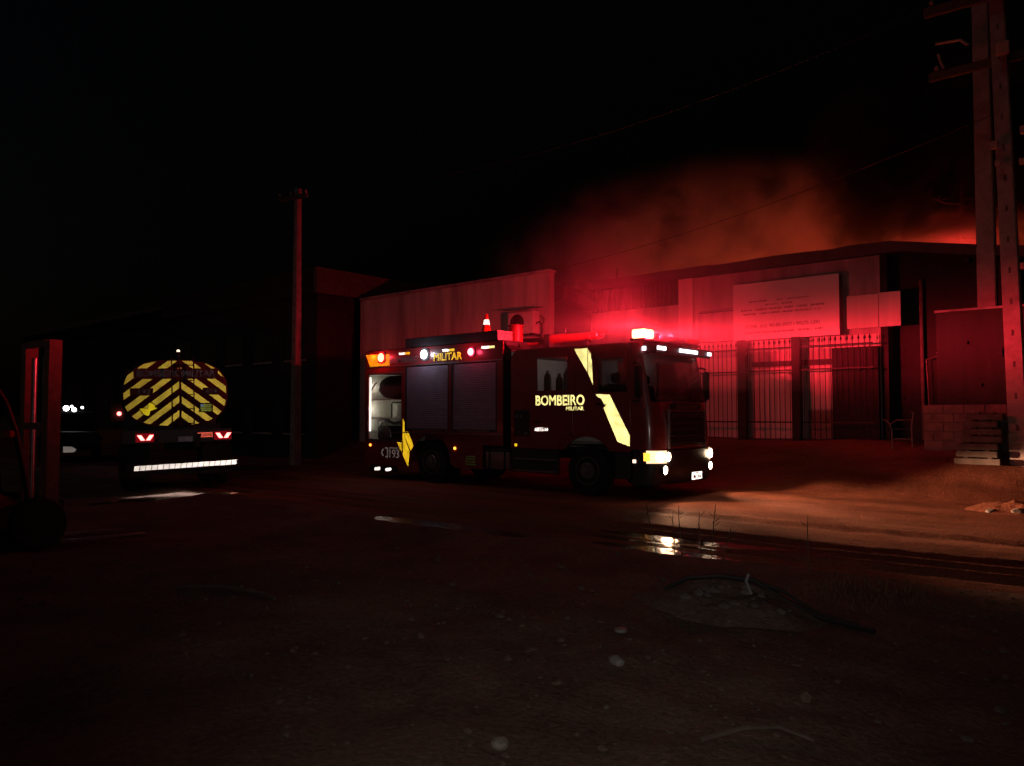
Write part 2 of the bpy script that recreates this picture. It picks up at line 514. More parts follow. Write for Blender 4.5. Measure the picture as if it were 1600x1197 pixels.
def soil(name, a, b, wet=0.0):
    m = bpy.data.materials.new(name)
    N, L = nodes_of(m)
    bs = N['Principled BSDF']
    tc = N.new('ShaderNodeTexCoord')
    n1 = N.new('ShaderNodeTexNoise'); n1.inputs['Scale'].default_value = 0.8; n1.inputs['Detail'].default_value = 9; n1.inputs['Roughness'].default_value = 0.65
    n2 = N.new('ShaderNodeTexNoise'); n2.inputs['Scale'].default_value = 22; n2.inputs['Detail'].default_value = 8; n2.inputs['Roughness'].default_value = 0.7
    v = N.new('ShaderNodeTexVoronoi'); v.inputs['Scale'].default_value = 26
    mpr = N.new('ShaderNodeMapping'); mpr.inputs['Scale'].default_value = (0.25, 1.0, 1.0) if wet else (1, 1, 1)
    L.new(tc.outputs['Object'], mpr.inputs[0])
    L.new(mpr.outputs[0], n1.inputs['Vector'])
    for q in (n2, v): L.new(tc.outputs['Object'], q.inputs['Vector'])
    r = N.new('ShaderNodeValToRGB')
    r.color_ramp.elements[0].position = 0.33; r.color_ramp.elements[0].color = (*a, 1)
    r.color_ramp.elements[1].position = 0.66; r.color_ramp.elements[1].color = (*b, 1)
    L.new(n1.outputs['Fac'], r.inputs[0])
    mx = N.new('ShaderNodeMixRGB'); mx.blend_type = 'MULTIPLY'; mx.inputs[0].default_value = 0.75
    r2 = N.new('ShaderNodeValToRGB')
    r2.color_ramp.elements[0].position = 0.30; r2.color_ramp.elements[0].color = (0.32, 0.30, 0.30, 1)
    r2.color_ramp.elements[1].position = 0.62; r2.color_ramp.elements[1].color = (1, 1, 1, 1)
    L.new(n2.outputs['Fac'], r2.inputs[0])
    L.new(r.outputs[0], mx.inputs[1]); L.new(r2.outputs[0], mx.inputs[2])
    L.new(mx.outputs[0], bs.inputs['Base Color'])
    rr = N.new('ShaderNodeMapRange')
    rr.inputs['From Min'].default_value = 0.3; rr.inputs['From Max'].default_value = 0.6
    rr.inputs['To Min'].default_value = 0.95 - wet; rr.inputs['To Max'].default_value = 0.97
    L.new(n1.outputs['Fac'], rr.inputs[0]); L.new(rr.outputs[0], bs.inputs['Roughness'])
    bs.inputs['Specular IOR Level'].default_value = 0.10
    ad = N.new('ShaderNodeMath'); ad.operation = 'MULTIPLY_ADD'; ad.inputs[1].default_value = 0.35
    L.new(v.outputs['Distance'], ad.inputs[0]); L.new(n2.outputs['Fac'], ad.inputs[2])
    bp = N.new('ShaderNodeBump'); bp.inputs['Strength'].default_value = 0.55; bp.inputs['Distance'].default_value = 0.03
    L.new(ad.outputs[0], bp.inputs['Height']); L.new(bp.outputs[0], bs.inputs['Normal'])
    return m

M['soil'] = soil('bare_dirt', (0.090, 0.060, 0.048), (0.20, 0.135, 0.108))
M['road'] = soil('red_dirt_road', (0.13, 0.046, 0.027), (0.30, 0.108, 0.062), wet=0.35)

def axis(parts):
    out = []
    for a, b, st in parts:
        out += list(np.arange(a, b, st))
    out.append(parts[-1][1])
    return np.array(out)
gx = axis([(-300, -60, 12), (-60, -20, 1.6), (-20, -12, 0.35), (-12, 1.5, 0.085), (1.5, 8, 0.5), (8, 60, 4), (60, 300, 16)])
gy = axis([(-120, -8, 8), (-8, 2, 0.6), (2, 9.2, 0.075), (9.2, 20.6, 0.2), (20.6, 60, 1.6), (60, 400, 14)])
def ground_z(X, Y):
    h = height(X, Y)
    under = sstep(8.9, 9.5, Y) * (1 - sstep(19.2, 19.9, Y)) * sstep(-70, -66, X) * (1 - sstep(24, 28, X))
    return h - 0.10*under
struct(sheet('ground', gx, gy, ground_z, M['soil']))

rx_ = axis([(-64, -20, 0.8), (-20, -12, 0.25), (-12, 1.5, 0.07), (1.5, 22, 0.6)])
ry_ = axis([(8.3, 10.6, 0.045), (10.6, 20.3, 0.12)])
def road_z(X, Y):
    e = np.minimum(sstep(8.3, 8.85, Y + 0.35*fbm(X*0.9, Y*0.9, 3, 21)), 1 - sstep(19.7, 20.3, Y + 0.35*fbm(X*0.9, Y*0.9, 3, 22)))
    return height(X, Y) + 0.012 - 0.05*(1-e)
struct(sheet('dirt_road', rx_, ry_, road_z, M['road']))

wm = bpy.data.materials.new('puddle_water')
N, L = nodes_of(wm)
wb = N['Principled BSDF']
wb.inputs['Base Color'].default_value = (0.030, 0.016, 0.011, 1)
wb.inputs['Roughness'].default_value = 0.10
wb.inputs['IOR'].default_value = 1.33
wtc = N.new('ShaderNodeTexCoord'); wmp = N.new('ShaderNodeMapping'); wmp.inputs['Scale'].default_value = (1.0, 2.2, 1)
wno = N.new('ShaderNodeTexNoise'); wno.inputs['Scale'].default_value = 7; wno.inputs['Detail'].default_value = 3
wbp = N.new('ShaderNodeBump'); wbp.inputs['Strength'].default_value = 0.5; wbp.inputs['Distance'].default_value = 0.03
L.new(wtc.outputs['Object'], wmp.inputs[0]); L.new(wmp.outputs[0], wno.inputs['Vector']); L.new(wno.outputs['Fac'], wbp.inputs['Height']); L.new(wbp.outputs[0], wb.inputs['Normal'])
for (px, py, rx, ry, lv) in PUDDLES:
    m = MB()
    n = 40
    ring = [(px + rx*1.25*math.cos(2*math.pi*k/n)*(1+0.12*math.sin(3*k)), py + ry*1.25*math.sin(2*math.pi*k/n)*(1+0.12*math.cos(2*k)), lv) for k in range(n)]
    m.raw([(px, py, lv)] + ring, [(0, 1+k, 1+(k+1) % n) for k in range(n)])
    struct(m.build('puddle', wm))

# ------------------------------------------------------------------ fire truck (x from tail to nose, y from near to far side)
T = tag(empty('fire_truck', (-16.53, 13.28, 0.0)), 'red fire engine with roller shutters, open rear locker and lit red beacon', 'fire truck')
A_ = xz(0.0)

MB().box(0.5, 8.5, 0.78, 0.88, 0.72, 0.98).box(0.5, 8.5, 1.62, 1.72, 0.72, 0.98).box(2.3, 2.8, 0.88, 1.62, 0.6, 0.8).box(7.05, 7.5, 0.88, 1.62, 0.55, 0.75).box(5.3, 8.2, 0.5, 2.0, 0.98, 1.06).build('chassis_frame', 'black_plastic', T)

def wheel(parent, x, y, w, out, r=0.52, z=0.52, rim_m='rim'):
    """tyre with a steel rim; out = -1 or +1, the side that shows the hub"""
    h = w/2
    prof = [(r*0.56, -h), (r*0.90, -h), (r*0.975, -h*0.86), (r, -h*0.6), (r, -h*0.28), (r*0.985, -h*0.25), (r*0.985, -h*0.12), (r, -h*0.09),
            (r, h*0.09), (r*0.985, h*0.12), (r*0.985, h*0.25), (r, h*0.28), (r, h*0.6), (r*0.975, h*0.86), (r*0.90, h), (r*0.56, h)]
    t = MB().lathe(prof, (x, y, z), 'y', 36).build('wheel', 'rubber', parent, smooth=True)
    f = y + out*h
    m = MB()
    m.lathe([(r*0.57, f-out*0.02), (r*0.565, f+out*0.012), (r*0.53, f+out*0.012), (r*0.51, f-out*0.03), (r*0.36, f-out*0.01), (r*0.32, f+out*0.03), (r*0.17, f+out*0.035), (r*0.16, f+out*0.07), (0.02, f+out*0.075)], (x, 0, z), 'y', 30)
    for k in range(10):
        a = 2*math.pi*k/10
        m.tube((x+r*0.25*math.cos(a), f+out*0.03, z+r*0.25*math.sin(a)), (x+r*0.25*math.cos(a), f+out*0.065, z+r*0.25*math.sin(a)), 0.017, n=6)
    rim = m.build('rim', rim_m, t, smooth=True)
    hm = MB()
    for k in range(10):
        a = 2*math.pi*(k+0.5)/10
        hm.tube((x+r*0.435*math.cos(a), f-out*0.03, z+r*0.435*math.sin(a)), (x+r*0.435*math.cos(a), f-out*0.008, z+r*0.435*math.sin(a)), 0.034, n=10)
    hm.each('rim_opening', 'black_plastic', t)
    return t
wheel(T, 7.27, 0.19, 0.31, -1); wheel(T, 7.27, 2.31, 0.31, 1)
for y_, o_ in ((0.17, -1), (2.33, 1)):
    wheel(T, 2.56, y_, 0.27, o_)
    wheel(T, 2.56, y_ - o_*0.32, 0.27, o_)

# --- equipment body behind the cab
arch_r = arc(2.56, 0.52, 0.70, 180, 0, 14)
side = [(0.0, 0.36), (1.62, 0.36)] + [(1.86, 0.52)] + arch_r[1:-1] + [(3.26, 0.52), (3.42, 0.42), (4.32, 0.42), (4.32, 0.98), (4.95, 0.98), (4.95, 3.40), (0.0, 3.40)]
locker = [(0.14, 1.05), (1.47, 1.05), (1.47, 2.76), (0.14, 2.76)]
shut = [[(1.61, 1.29), (3.20, 1.29), (3.20, 2.93), (1.61, 2.93)], [(3.27, 1.29), (4.77, 1.29), (4.77, 2.93), (3.27, 2.93)]]
plate([side, locker] + shut, 0.035, A_).build('side_panel', 'red_paint', T)
plate([side], 0.035, xz(2.465)).build('side_panel', 'red_paint', T)
MB().box(0.0, 0.035, 0.037, 2.463, 0.36, 3.40).build('rear_panel', 'red_paint', T)
MB().box(0.036, 4.95, 0.037, 2.463, 3.37, 3.42).build('body_roof', 'dark_paint', T)
MB().box(4.91, 4.95, 0.037, 2.463, 0.98, 3.368).build('front_bulkhead', 'dark_paint', T)
# open rear locker
lk = MB()
lk.box(0.06, 1.52, 0.78, 0.80, 1.0, 2.80)
lk.box(0.06, 1.52, 0.037, 0.78, 1.0, 1.04).box(0.06, 1.52, 0.037, 0.78, 2.77, 2.80)
lk.box(0.10, 0.13, 0.037, 0.78, 1.04, 2.77).box(1.48, 1.51, 0.037, 0.78, 1.04, 2.77)
lk.build('locker_lining', 'locker', T)
for z_ in (1.62, 2.10):
    MB().box(0.132, 1.478, 0.05, 0.778, z_-0.025, z_).build('shelf', 'locker', T)
MB().tube((0.16, 0.05, 1.25), (0.16, 0.05, 2.70), 0.018, n=8).build('strip_lamp', 'l_strip', T)
light('locker_light', 'POINT', (0.30, 0.22, 2.45), 2.2, (1.0, 0.93, 0.78), 0.06, T)
light('locker_light', 'POINT', (0.30, 0.16, 1.86), 1.6, (1.0, 0.93, 0.78), 0.05, T)
light('locker_light', 'POINT', (0.28, 0.14, 1.45), 0.5, (1.0, 0.93, 0.78), 0.05, T)
MB().box(0.12, 1.49, -0.012, -0.001, 1.0, 1.045).box(0.12, 1.49, -0.012, -0.001, 2.765, 2.80).each('locker_trim', 'steel', T)
# roller shutters
for (a, b) in ((1.61, 3.20), (3.27, 4.77)):
    m = MB(); n = 30
    for k in range(n):
        z0 = 1.345 + (2.92-1.345)*k/n; z1 = 1.345 + (2.92-1.345)*(k+1)/n
        m.poly([(0.030, z0), (0.018, z0+0.008), (0.018, z1-0.010), (0.030, z1-0.002)], a+0.045, b-0.045, lambda u, v, w: (w, u, v))
    s_ = m.build('roller_shutter', 'shutter', T)
    MB().box(a+0.045, b-0.045, 0.004, 0.036, 1.292, 1.343).build('shutter_bar', 'steel', s_)
    MB().box(a+0.002, a+0.043, 0.002, 0.036, 1.292, 2.928).box(b-0.043, b-0.002, 0.002, 0.036, 1.292, 2.928).each('shutter_rail', 'dark_paint', s_)
    MB().box(a+0.10, a+0.22, -0.012, 0.003, 1.30, 1.335).box(b-0.22, b-0.10, -0.012, 0.003, 1.30, 1.335).each('shutter_latch', 'black_plastic', s_)
    MB().box(a+0.045, b-0.045, 0.037, 0.05, 1.30, 2.93).build('shutter_backing', 'black_plastic', s_)
MB().box(0.02, 4.93, -0.022, -0.001, 1.225, 1.25).build('rub_rail', 'steel', T)
MB().box(0.02, 4.93, -0.016, -0.001, 2.95, 2.975).build('drip_rail', 'steel', T)
# roof lockers, roof rail and deck gun
MB().box(1.58, 4.74, 0.02, 0.56, 3.425, 3.655).build('roof_locker', 'dark_paint', T, bevel=0.012)
MB().box(4.745, 4.775, 0.025, 0.555, 3.43, 3.66).build('locker_end', 'pale_metal', T, bevel=0.006)
MB().box(4.776, 4.79, 0.06, 0.52, 3.585, 3.60).box(4.776, 4.80, 0.25, 0.33, 3.50, 3.52).each('locker_hinge', 'steel', T)
MB().box(1.58, 4.74, 1.94, 2.48, 3.425, 3.655).build('roof_locker', 'dark_paint', T, bevel=0.012)
MB().poly([(4.80, 3.42), (5.16, 3.18), (5.16, 2.98), (4.96, 2.98), (4.96, 3.40)], 0.06, 0.55, lambda u, v, w: (u, w, v)).build('fairing', 'dark_paint', T)
g = MB().lathe([(0.17, 3.30), (0.17, 3.79), (0.15, 3.80), (0.15, 3.82), (0.19, 3.825), (0.19, 3.855), (0.04, 3.87)], (4.62, 0.86, 0), 'z', 20).build('deck_gun_base', 'monitor_red', T, smooth=True)
MB().path([(4.78, 0.9, 3.39), (5.1, 0.95, 3.38), (5.45, 1.02, 3.40), (5.6, 1.02, 3.45)], 0.04, 10).build('feed_pipe', 'monitor_red', T, smooth=True)
b_ = MB().lathe([(0.105, 5.55), (0.115, 5.58), (0.11, 5.6), (0.085, 6.65), (0.095, 6.66), (0.095, 6.72), (0.05, 6.74)], (0, 1.02, 3.47), 'x', 18).build('deck_gun_barrel', 'monitor_red', T, smooth=True)
MB().lathe([(0.055, 6.70), (0.055, 6.76), (0.095, 6.78), (0.095, 6.90), (0.07, 6.92), (0.07, 7.0)], (0, 1.02, 3.48), 'x', 16).tube((6.95, 0.96, 3.53), (7.08, 0.96, 3.53), 0.02).tube((6.95, 1.08, 3.53), (7.08, 1.08, 3.53), 0.02).build('nozzle', 'monitor_red', b_, smooth=True)
MB().box(5.42, 5.60, 0.90, 1.14, 3.24, 3.58).build('barrel_clamp', 'black_plastic', T, bevel=0.01)
MB().path([(5.7, 1.02, 3.57), (5.95, 1.02, 3.585), (6.0, 1.0, 3.62), (6.02, 0.98, 3.70)], 0.012, 6).build('handle', 'steel', T)
MB().box(6.55, 6.62, 0.98, 1.06, 3.15, 3.40).build('barrel_rest', 'black_plastic', T)
# tank between body and cab, lower fittings
ft = MB().poly(arc(0.31, 0.68, 0.06, 180, 90, 3) + arc(0.62, 0.68, 0.06, 90, 0, 3) + arc(0.62, 0.36, 0.06, 0, -90, 3) + arc(0.31, 0.36, 0.06, 270, 180, 3), 4.40, 5.12, lambda u, v, w: (w, u-0.22, v+0.12)).build('fuel_tank', 'steel', T, smooth=True)
MB().box(4.50, 4.54, 0.012, 0.03, 0.42, 0.86).box(4.97, 5.01, 0.012, 0.03, 0.42, 0.86).each('tank_strap', 'black_plastic', ft)
MB().box(4.40, 5.12, 0.02, 0.30, 0.885, 0.90).build('step_plate', 'steel', T)
pp = MB().box(5.02, 5.14, 0.25, 2.25, 1.10, 2.96).build('pump_bay', 'black_plastic', T)
MB().box(5.30, 5.74, -0.014, -0.002, 1.22, 1.80).build('service_hatch', 'dark_paint', T, bevel=0.004)
for (x_, z_, r_) in ((5.40, 1.66, 0.035), (5.52, 1.66, 0.03), (5.45, 1.30, 0.03), (5.66, 1.28, 0.045)):
    MB().lathe([(r_, -0.03), (r_*0.85, -0.04), (0.01, -0.035)], (x_, 0, z_), 'y', 14).build('hatch_fitting', 'steel', T, smooth=True)

# --- crew cab
arch_f = arc(7.27, 0.52, 0.72, 143.3, 36.7, 12)
cabside = [(5.2, 0.95), (6.692, 0.95)] + arch_f[1:-1] + [(7.848, 0.95), (8.35, 0.95), (8.35, 3.02), (8.28, 3.13), (8.15, 3.16), (5.45, 3.16), (5.28, 3.10), (5.2, 2.95)]
w1 = [(5.93, 2.18), (6.83, 2.18), (6.83, 2.98), (5.93, 2.98)]
w2 = [(7.54, 2.12), (8.33, 2.12), (8.30, 2.30), (8.22, 2.90), (7.54, 2.90)]
plate([cabside, w1, w2], 0.04, A_).build('cab_side', 'red_paint', T)
plate([cabside, w1, w2], 0.04, xz(2.46)).build('cab_side', 'red_paint', T)
w1s = [(5.97, 2.22), (6.79, 2.22), (6.79, 2.94), (5.97, 2.94)]
w2s = [(7.58, 2.16), (8.29, 2.16), (8.26, 2.32), (8.19, 2.86), (7.58, 2.86)]
for y_, w_ in ((-0.012, 0), (2.501, 0)):
    d1 = plate([[(5.84, 1.02), (6.55, 1.02), (6.62, 1.22), (6.92, 1.30), (6.92, 3.04), (5.84, 3.04)], w1s], 0.011, xz(y_)).build('crew_door', 'red_paint', T)
    MB().box(5.96, 6.80, y_+0.022, y_+0.027, 2.21, 2.95).build('window', 'glass', d1)
    MB().box(5.90, 6.06, y_-0.03 if y_ < 0 else y_+0.012, y_-0.002 if y_ < 0 else y_+0.04, 1.52, 1.56).build('handle', 'black_plastic', d1)
    d2 = plate([[(7.47, 1.34), (7.70, 1.26), (7.92, 1.05), (8.34, 1.05), (8.345, 2.2), (8.25, 3.0), (7.47, 3.0)], w2s], 0.011, xz(y_)).build('front_door', 'red_paint', T)
    MB().poly([(7.57, 2.15), (8.30, 2.15), (8.27, 2.32), (8.20, 2.87), (7.57, 2.87)], 0, 0.005, xz(y_+0.022)).build('window', 'glass_dark', d2)
    MB().box(7.54, 7.72, y_-0.03 if y_ < 0 else y_+0.012, y_-0.002 if y_ < 0 else y_+0.04, 1.90, 1.94).build('handle', 'black_plastic', d2)
MB().box(5.3, 8.3, 0.041, 2.459, 3.115, 3.158).build('cab_roof', 'red_paint', T)
MB().box(5.21, 5.25, 0.041, 2.459, 0.96, 3.05).build('cab_back', 'dark_paint', T)
MB().box(5.26, 8.6, 0.041, 2.459, 0.97, 1.02).build('cab_floor', 'black_plastic', T)
MB().box(5.26, 7.35, 2.43, 2.455, 1.03, 2.16).box(5.252, 5.28, 0.06, 2.42, 1.03, 3.0).build('cab_lining', 'pale_metal', T)
MB().box(6.05, 6.5, 2.435, 2.458, 2.17, 3.0).build('cab_pillar', 'pale_metal', T)
for y_ in (0.25, 0.95, 1.65):
    st_ = MB().box(7.05, 7.18, y_, y_+0.55, 1.6, 2.35).box(6.75, 7.18, y_, y_+0.55, 1.45, 1.6).build('crew_seat', 'black_plastic', T, bevel=0.03)
for y_ in (0.35, 1.6):
    ds = MB().box(7.55, 7.70, y_, y_+0.5, 1.7, 2.35).box(7.55, 8.05, y_, y_+0.5, 1.5, 1.7).build('front_seat', 'black_plastic', T, bevel=0.03)
    MB().box(7.56, 7.66, y_+0.12, y_+0.38, 2.37, 2.58).build('headrest', 'black_plastic', ds, bevel=0.03)
MB().poly([(8.35, 1.6), (8.78, 1.6), (8.72, 1.95), (8.40, 2.0)], 0.08, 2.42, lambda u, v, w: (u, w, v)).build('dashboard', 'black_plastic', T)
sw = MB()
sw.path([(8.22+0.05*math.cos(a), 0.62+0.21*math.cos(a+1.57), 2.02+0.2*math.sin(a+1.57)) for a in np.linspace(0, 2*math.pi, 25)], 0.016, 6)
sw.build('steering_wheel', 'black_plastic', T, smooth=True)
MB().lathe([(0.07, 3.09), (0.06, 3.07), (0.01, 3.06)], (6.35, 1.3, 0), 'z', 14).build('dome_lamp', 'l_strip', T)
light('cab_light', 'POINT', (6.35, 1.3, 2.95), 9.0, (1.0, 0.90, 0.80), 0.06, T)

def ring(xf, y0=0.0, y1=2.5, r=0.34):
    pts = [(8.352, y0)]
    for k in range(9):
        a = R(-90 + 90*k/8)
        pts.append((xf - r + r*math.cos(a), y0 + r + r*math.sin(a)))
    pts.append((xf + 0.03, (y0+y1)/2))
    return pts + [(x, y0 + y1 - y) for x, y in reversed(pts[:-1])]
NR = 21
def loft(levels, i0=0, i1=NR-1, inset=0.0):
    """skin between plan rings: levels = [(z, xf, corner radius)]"""
    m = MB(); rows = []
    for (z, xf, r) in levels:
        rg = ring(xf - inset, inset, 2.5 - inset, r)
        rows.append([(x, y, z) for x, y in rg[i0:i1+1]])
    v = [p for rw in rows for p in rw]; n = i1 - i0 + 1
    f = [(a*n+k, a*n+k+1, (a+1)*n+k+1, (a+1)*n+k) for a in range(len(rows)-1) for k in range(n-1)]
    return m.raw(v, f)
bp_ = loft([(0.30, 8.86, 0.30), (0.42, 8.94, 0.32), (0.70, 8.97, 0.34), (0.98, 8.96, 0.34), (0.995, 8.90, 0.34)]).build('bumper', 'dark_paint', T, smooth=True)
loft([(1.0, 8.92, 0.34), (1.4, 8.92, 0.34), (1.8, 8.885, 0.34), (1.955, 8.85, 0.33)]).build('cab_front', 'red_paint', T, smooth=True)
loft([(1.957, 8.85, 0.33), (2.45, 8.76, 0.31), (2.93, 8.665, 0.29)], 0, 5).build('windscreen_pillar', 'red_paint', T, smooth=True)
loft([(1.957, 8.85, 0.33), (2.45, 8.76, 0.31), (2.93, 8.665, 0.29)], 15, 20).build('windscreen_pillar', 'red_paint', T, smooth=True)
loft([(1.957, 8.85, 0.33), (2.45, 8.76, 0.31), (2.93, 8.665, 0.29)], 5, 15, 0.002).build('windscreen', 'glass_dark', T, smooth=True)
loft([(2.932, 8.665, 0.29), (3.06, 8.63, 0.28), (3.13, 8.56, 0.2), (3.155, 8.47, 0.1)]).build('cab_header', 'red_paint', T, smooth=True)
m = MB(); m.raw([(8.0, 0.1, 3.157), (8.44, 0.1, 3.157), (8.44, 2.4, 3.157), (8.0, 2.4, 3.157)], [(0, 1, 2, 3)]); m.build('header_top', 'red_paint', T)
# wipers
for y_ in (0.75, 1.65):
    MB().path([(8.90, y_, 1.93), (8.90, y_+0.25, 2.02), (8.87, y_+0.55, 2.06)], 0.012, 6).build('wiper', 'black_plastic', T)
# grille with slats
gr = MB().box(8.925, 8.952, 0.50, 2.00, 1.06, 1.76).build('grille', 'black_plastic', T, bevel=0.01)
for k, z_ in enumerate((1.13, 1.27, 1.41, 1.55, 1.68)):
    MB().poly([(8.954, z_-0.03), (8.985, z_-0.02), (8.985, z_+0.025), (8.954, z_+0.035)], 0.54, 1.96, lambda u, v, w: (u, w, v)).build('grille_slat', 'dark_paint', gr)
MB().box(8.93, 8.975, 0.455, 0.495, 1.02, 1.80).box(8.93, 8.975, 2.005, 2.045, 1.02, 1.80).each('grille_trim', 'steel', gr)
MB().box(8.90, 8.93, 0.62, 1.88, 1.79, 1.93).build('badge_panel', 'dark_paint', T)
letters('SCANIA', 0.85, 1.65, 1.815, 1.905, lambda u, v, w: (8.932 + w, u, v), 0.006, 0.02).build('badge_lettering', 'rim', T)
# headlamps, fog lamps, indicators
def wrap(y0, y1, z0, z1, xf, k, rr=0.34, mir=False):
    """lens following the rounded corner between ring indices"""
    rg = ring(xf, 0, 2.5, rr)
    pts = [rg[i] for i in k]
    if mir: pts = [(x, 2.5 - y) for x, y in pts]
    v = [(x, y, z0) for x, y in pts] + [(x, y, z1) for x, y in pts]
    n = len(pts)
    return MB().raw(v, [(i, i+1, n+i+1, n+i) for i in range(n-1)])
for mir in (False, True):
    hl = wrap(0, 0, 0.735, 0.985, 8.972, (2, 3, 4, 5, 6, 7, 8, 9), mir=mir).build('headlight', 'l_head_halo', T, smooth=True)
    s_ = -1 if mir else 1
    y_ = lambda q: 2.5 - q if mir else q
    for q, x_, r_ in ((0.17, 8.915, 0.085), (0.36, 8.968, 0.080)):
        nx, ny = (0.72, -0.69*s_) if q < 0.2 else (1.0, 0.0)
        disc((x_+0.03*nx, y_(q)+0.03*ny, 0.862), (nx, ny, 0), r_*1.15).build('lamp_lens', 'l_head', hl)
    tl = wrap(0, 0, 0.78, 0.94, 8.980, (1, 2, 3), mir=mir).build('turn_signal', 'l_amber', T, smooth=True)
    disc((8.976, y_(0.27), 0.60), (1, 0, 0), 0.086).build('fog_lamp', 'l_head', T)
    MB().lathe([(0.105, 8.95), (0.105, 8.978), (0.088, 8.982), (0.088, 8.95)], (0, y_(0.27), 0.60), 'x', 18).build('fog_lamp_ring', 'black_plastic', T)
MB().box(8.40, 8.47, -0.016, -0.001, 0.735, 0.80).build('side_marker', 'l_marker', T)
MB().box(8.352, 8.40, 0.0, 0.03, 0.42, 0.98).box(7.98, 8.35, 0.0, 0.05, 0.40, 0.945).each('wing_panel', 'dark_paint', T)
MB().box(7.98, 8.35, 2.45, 2.5, 0.40, 0.945).each('wing_panel', 'dark_paint', T)
MB().box(5.22, 6.52, 0.02, 0.06, 0.42, 0.94).build('step_skirt', 'dark_paint', T)
MB().box(5.3, 6.5, -0.03, 0.04, 0.44, 0.47).box(5.3, 6.5, -0.03, 0.04, 0.70, 0.73).each('boarding_step', 'steel', T)
MB().box(5.31, 5.38, -0.012, -0.001, 0.985, 1.045).build('side_reflector', 'r_gold', T)
# number plate
pl = MB().box(8.982, 8.994, 1.36, 1.80, 0.345, 0.50).build('license_plate', 'r_white', T, bevel=0.004)
pf = lambda u, v, w: (8.995 + w, u, v)
struct(scribble([(1.40, 1.43), (1.50, 1.66)], 0.462, 0.485, pf, 0.002, 0.010).build('plate_lettering', 'sign_ink', pl), 'stuff')
struct(scribble([(1.40, 1.55), (1.585, 1.76)], 0.365, 0.440, pf, 0.002, 0.020).build('plate_lettering', 'sign_ink', pl), 'stuff')
# sun visor with white LED strips
vz = MB().poly([(8.64, 2.96), (8.90, 2.92), (8.92, 3.10), (8.60, 3.14)], 0.06, 2.44, lambda u, v, w: (u, w, v)).build('sun_visor', 'dark_paint', T, bevel=0.01)
for (a, b) in ((0.08, 0.42), (0.99, 1.78), (2.26, 2.42)):
    n = max(1, round((b-a)/0.085))
    for k in range(n):
        y0 = a + (b-a)*k/n
        MB().box(8.916, 8.935, y0+0.006, y0+(b-a)/n-0.006, 2.985, 3.055).build('led_lamp', 'l_led', vz)
MB().box(8.60, 8.68, 0.042, 0.058, 2.98, 3.06).build('led_lamp', 'l_led', vz)
# light bar on the cab roof
lb = MB().box(8.30, 8.66, 0.06, 2.44, 3.19, 3.235).build('light_bar', 'black_plastic', T, bevel=0.01)
MB().box(8.31, 8.65, 0.66, 1.84, 3.238, 3.33).build('light_bar_cover', 'dark_paint', lb, bevel=0.02)
MB().box(8.38, 8.58, 0.75, 0.85, 3.16, 3.19).box(8.38, 8.58, 1.65, 1.75, 3.16, 3.19).each('light_bar_foot', 'black_plastic', lb)
for k in range(2):
    y0 = 0.09 + k*0.195
    MB().box(8.33, 8.63, y0, y0+0.18, 3.238, 3.42).build('beacon_module', 'l_red', lb, bevel=0.02)
    MB().box(8.34, 8.62, y0+0.01, y0+0.17, 3.421, 3.445).build('module_halo_cap', 'l_red_halo', lb, bevel=0.01)  # glowing cap stands in for the beacon's red halo
MB().box(8.32, 8.64, 1.86, 2.42, 3.238, 3.36).build('far_beacon', 'monitor_red', lb, bevel=0.02)
MB().box(8.32, 8.64, 0.475, 0.64, 3.238, 3.36).build('module_halo_end', 'l_red_halo', lb, bevel=0.008)  # glowing end block, also part of the painted red halo
MB().box(8.36, 8.60, 2.422, 2.432, 3.25, 3.35).build('far_beacon_lens', 'l_red2', lb)
MB().lathe([(0.03, 3.33), (0.03, 3.37), (0.01, 3.385)], (8.5, 0.80, 0), 'z', 10).build('small_lamp', 'l_pink', lb)
MB().path([(8.45, 1.1, 3.335), (8.47, 1.2, 3.39), (8.47, 1.7, 3.39), (8.5, 1.8, 3.335)], 0.012, 6).build('bar_handle', 'steel', lb)
MB().box(8.36, 8.60, 1.30, 1.46, 3.345, 3.40).build('siren_horn', 'rim', lb, bevel=0.015)
def fan_optic(peak, up, down, back=False):
    # LED optics throw most of the light in a flat fan, less above and below it
    def fn(N, L, z, x):
        a = math_node(N, L, 'MULTIPLY', z, z)
        e = math_node(N, L, 'POWER', 2.718, math_node(N, L, 'MULTIPLY', a, -70.0))
        mr = N.new('ShaderNodeMapRange'); mr.interpolation_type = 'SMOOTHSTEP'
        mr.inputs['From Min'].default_value = -0.14; mr.inputs['From Max'].default_value = 0.02
        mr.inputs['To Min'].default_value = down; mr.inputs['To Max'].default_value = up
        L.new(z, mr.inputs[0])
        tot = math_node(N, L, 'ADD', math_node(N, L, 'MULTIPLY', e, peak), mr.outputs[0])
        if back:      # module facing the tail of the truck
            bk = N.new('ShaderNodeMapRange'); bk.interpolation_type = 'SMOOTHSTEP'
            bk.inputs['From Min'].default_value = 0.15; bk.inputs['From Max'].default_value = -0.45
            bk.inputs['To Min'].default_value = 0.06
            L.new(x, bk.inputs[0])
            tot = math_node(N, L, 'MULTIPLY', tot, bk.outputs[0])
        lo_ = N.new('ShaderNodeMapRange'); lo_.interpolation_type = 'SMOOTHSTEP'     # fade put in to keep the ground below dark
        lo_.inputs['From Min'].default_value = -0.62; lo_.inputs['From Max'].default_value = -0.40
        lo_.inputs['To Min'].default_value = 0.12
        L.new(z, lo_.inputs[0])
        return math_node(N, L, 'MULTIPLY', tot, lo_.outputs[0])
    return fn
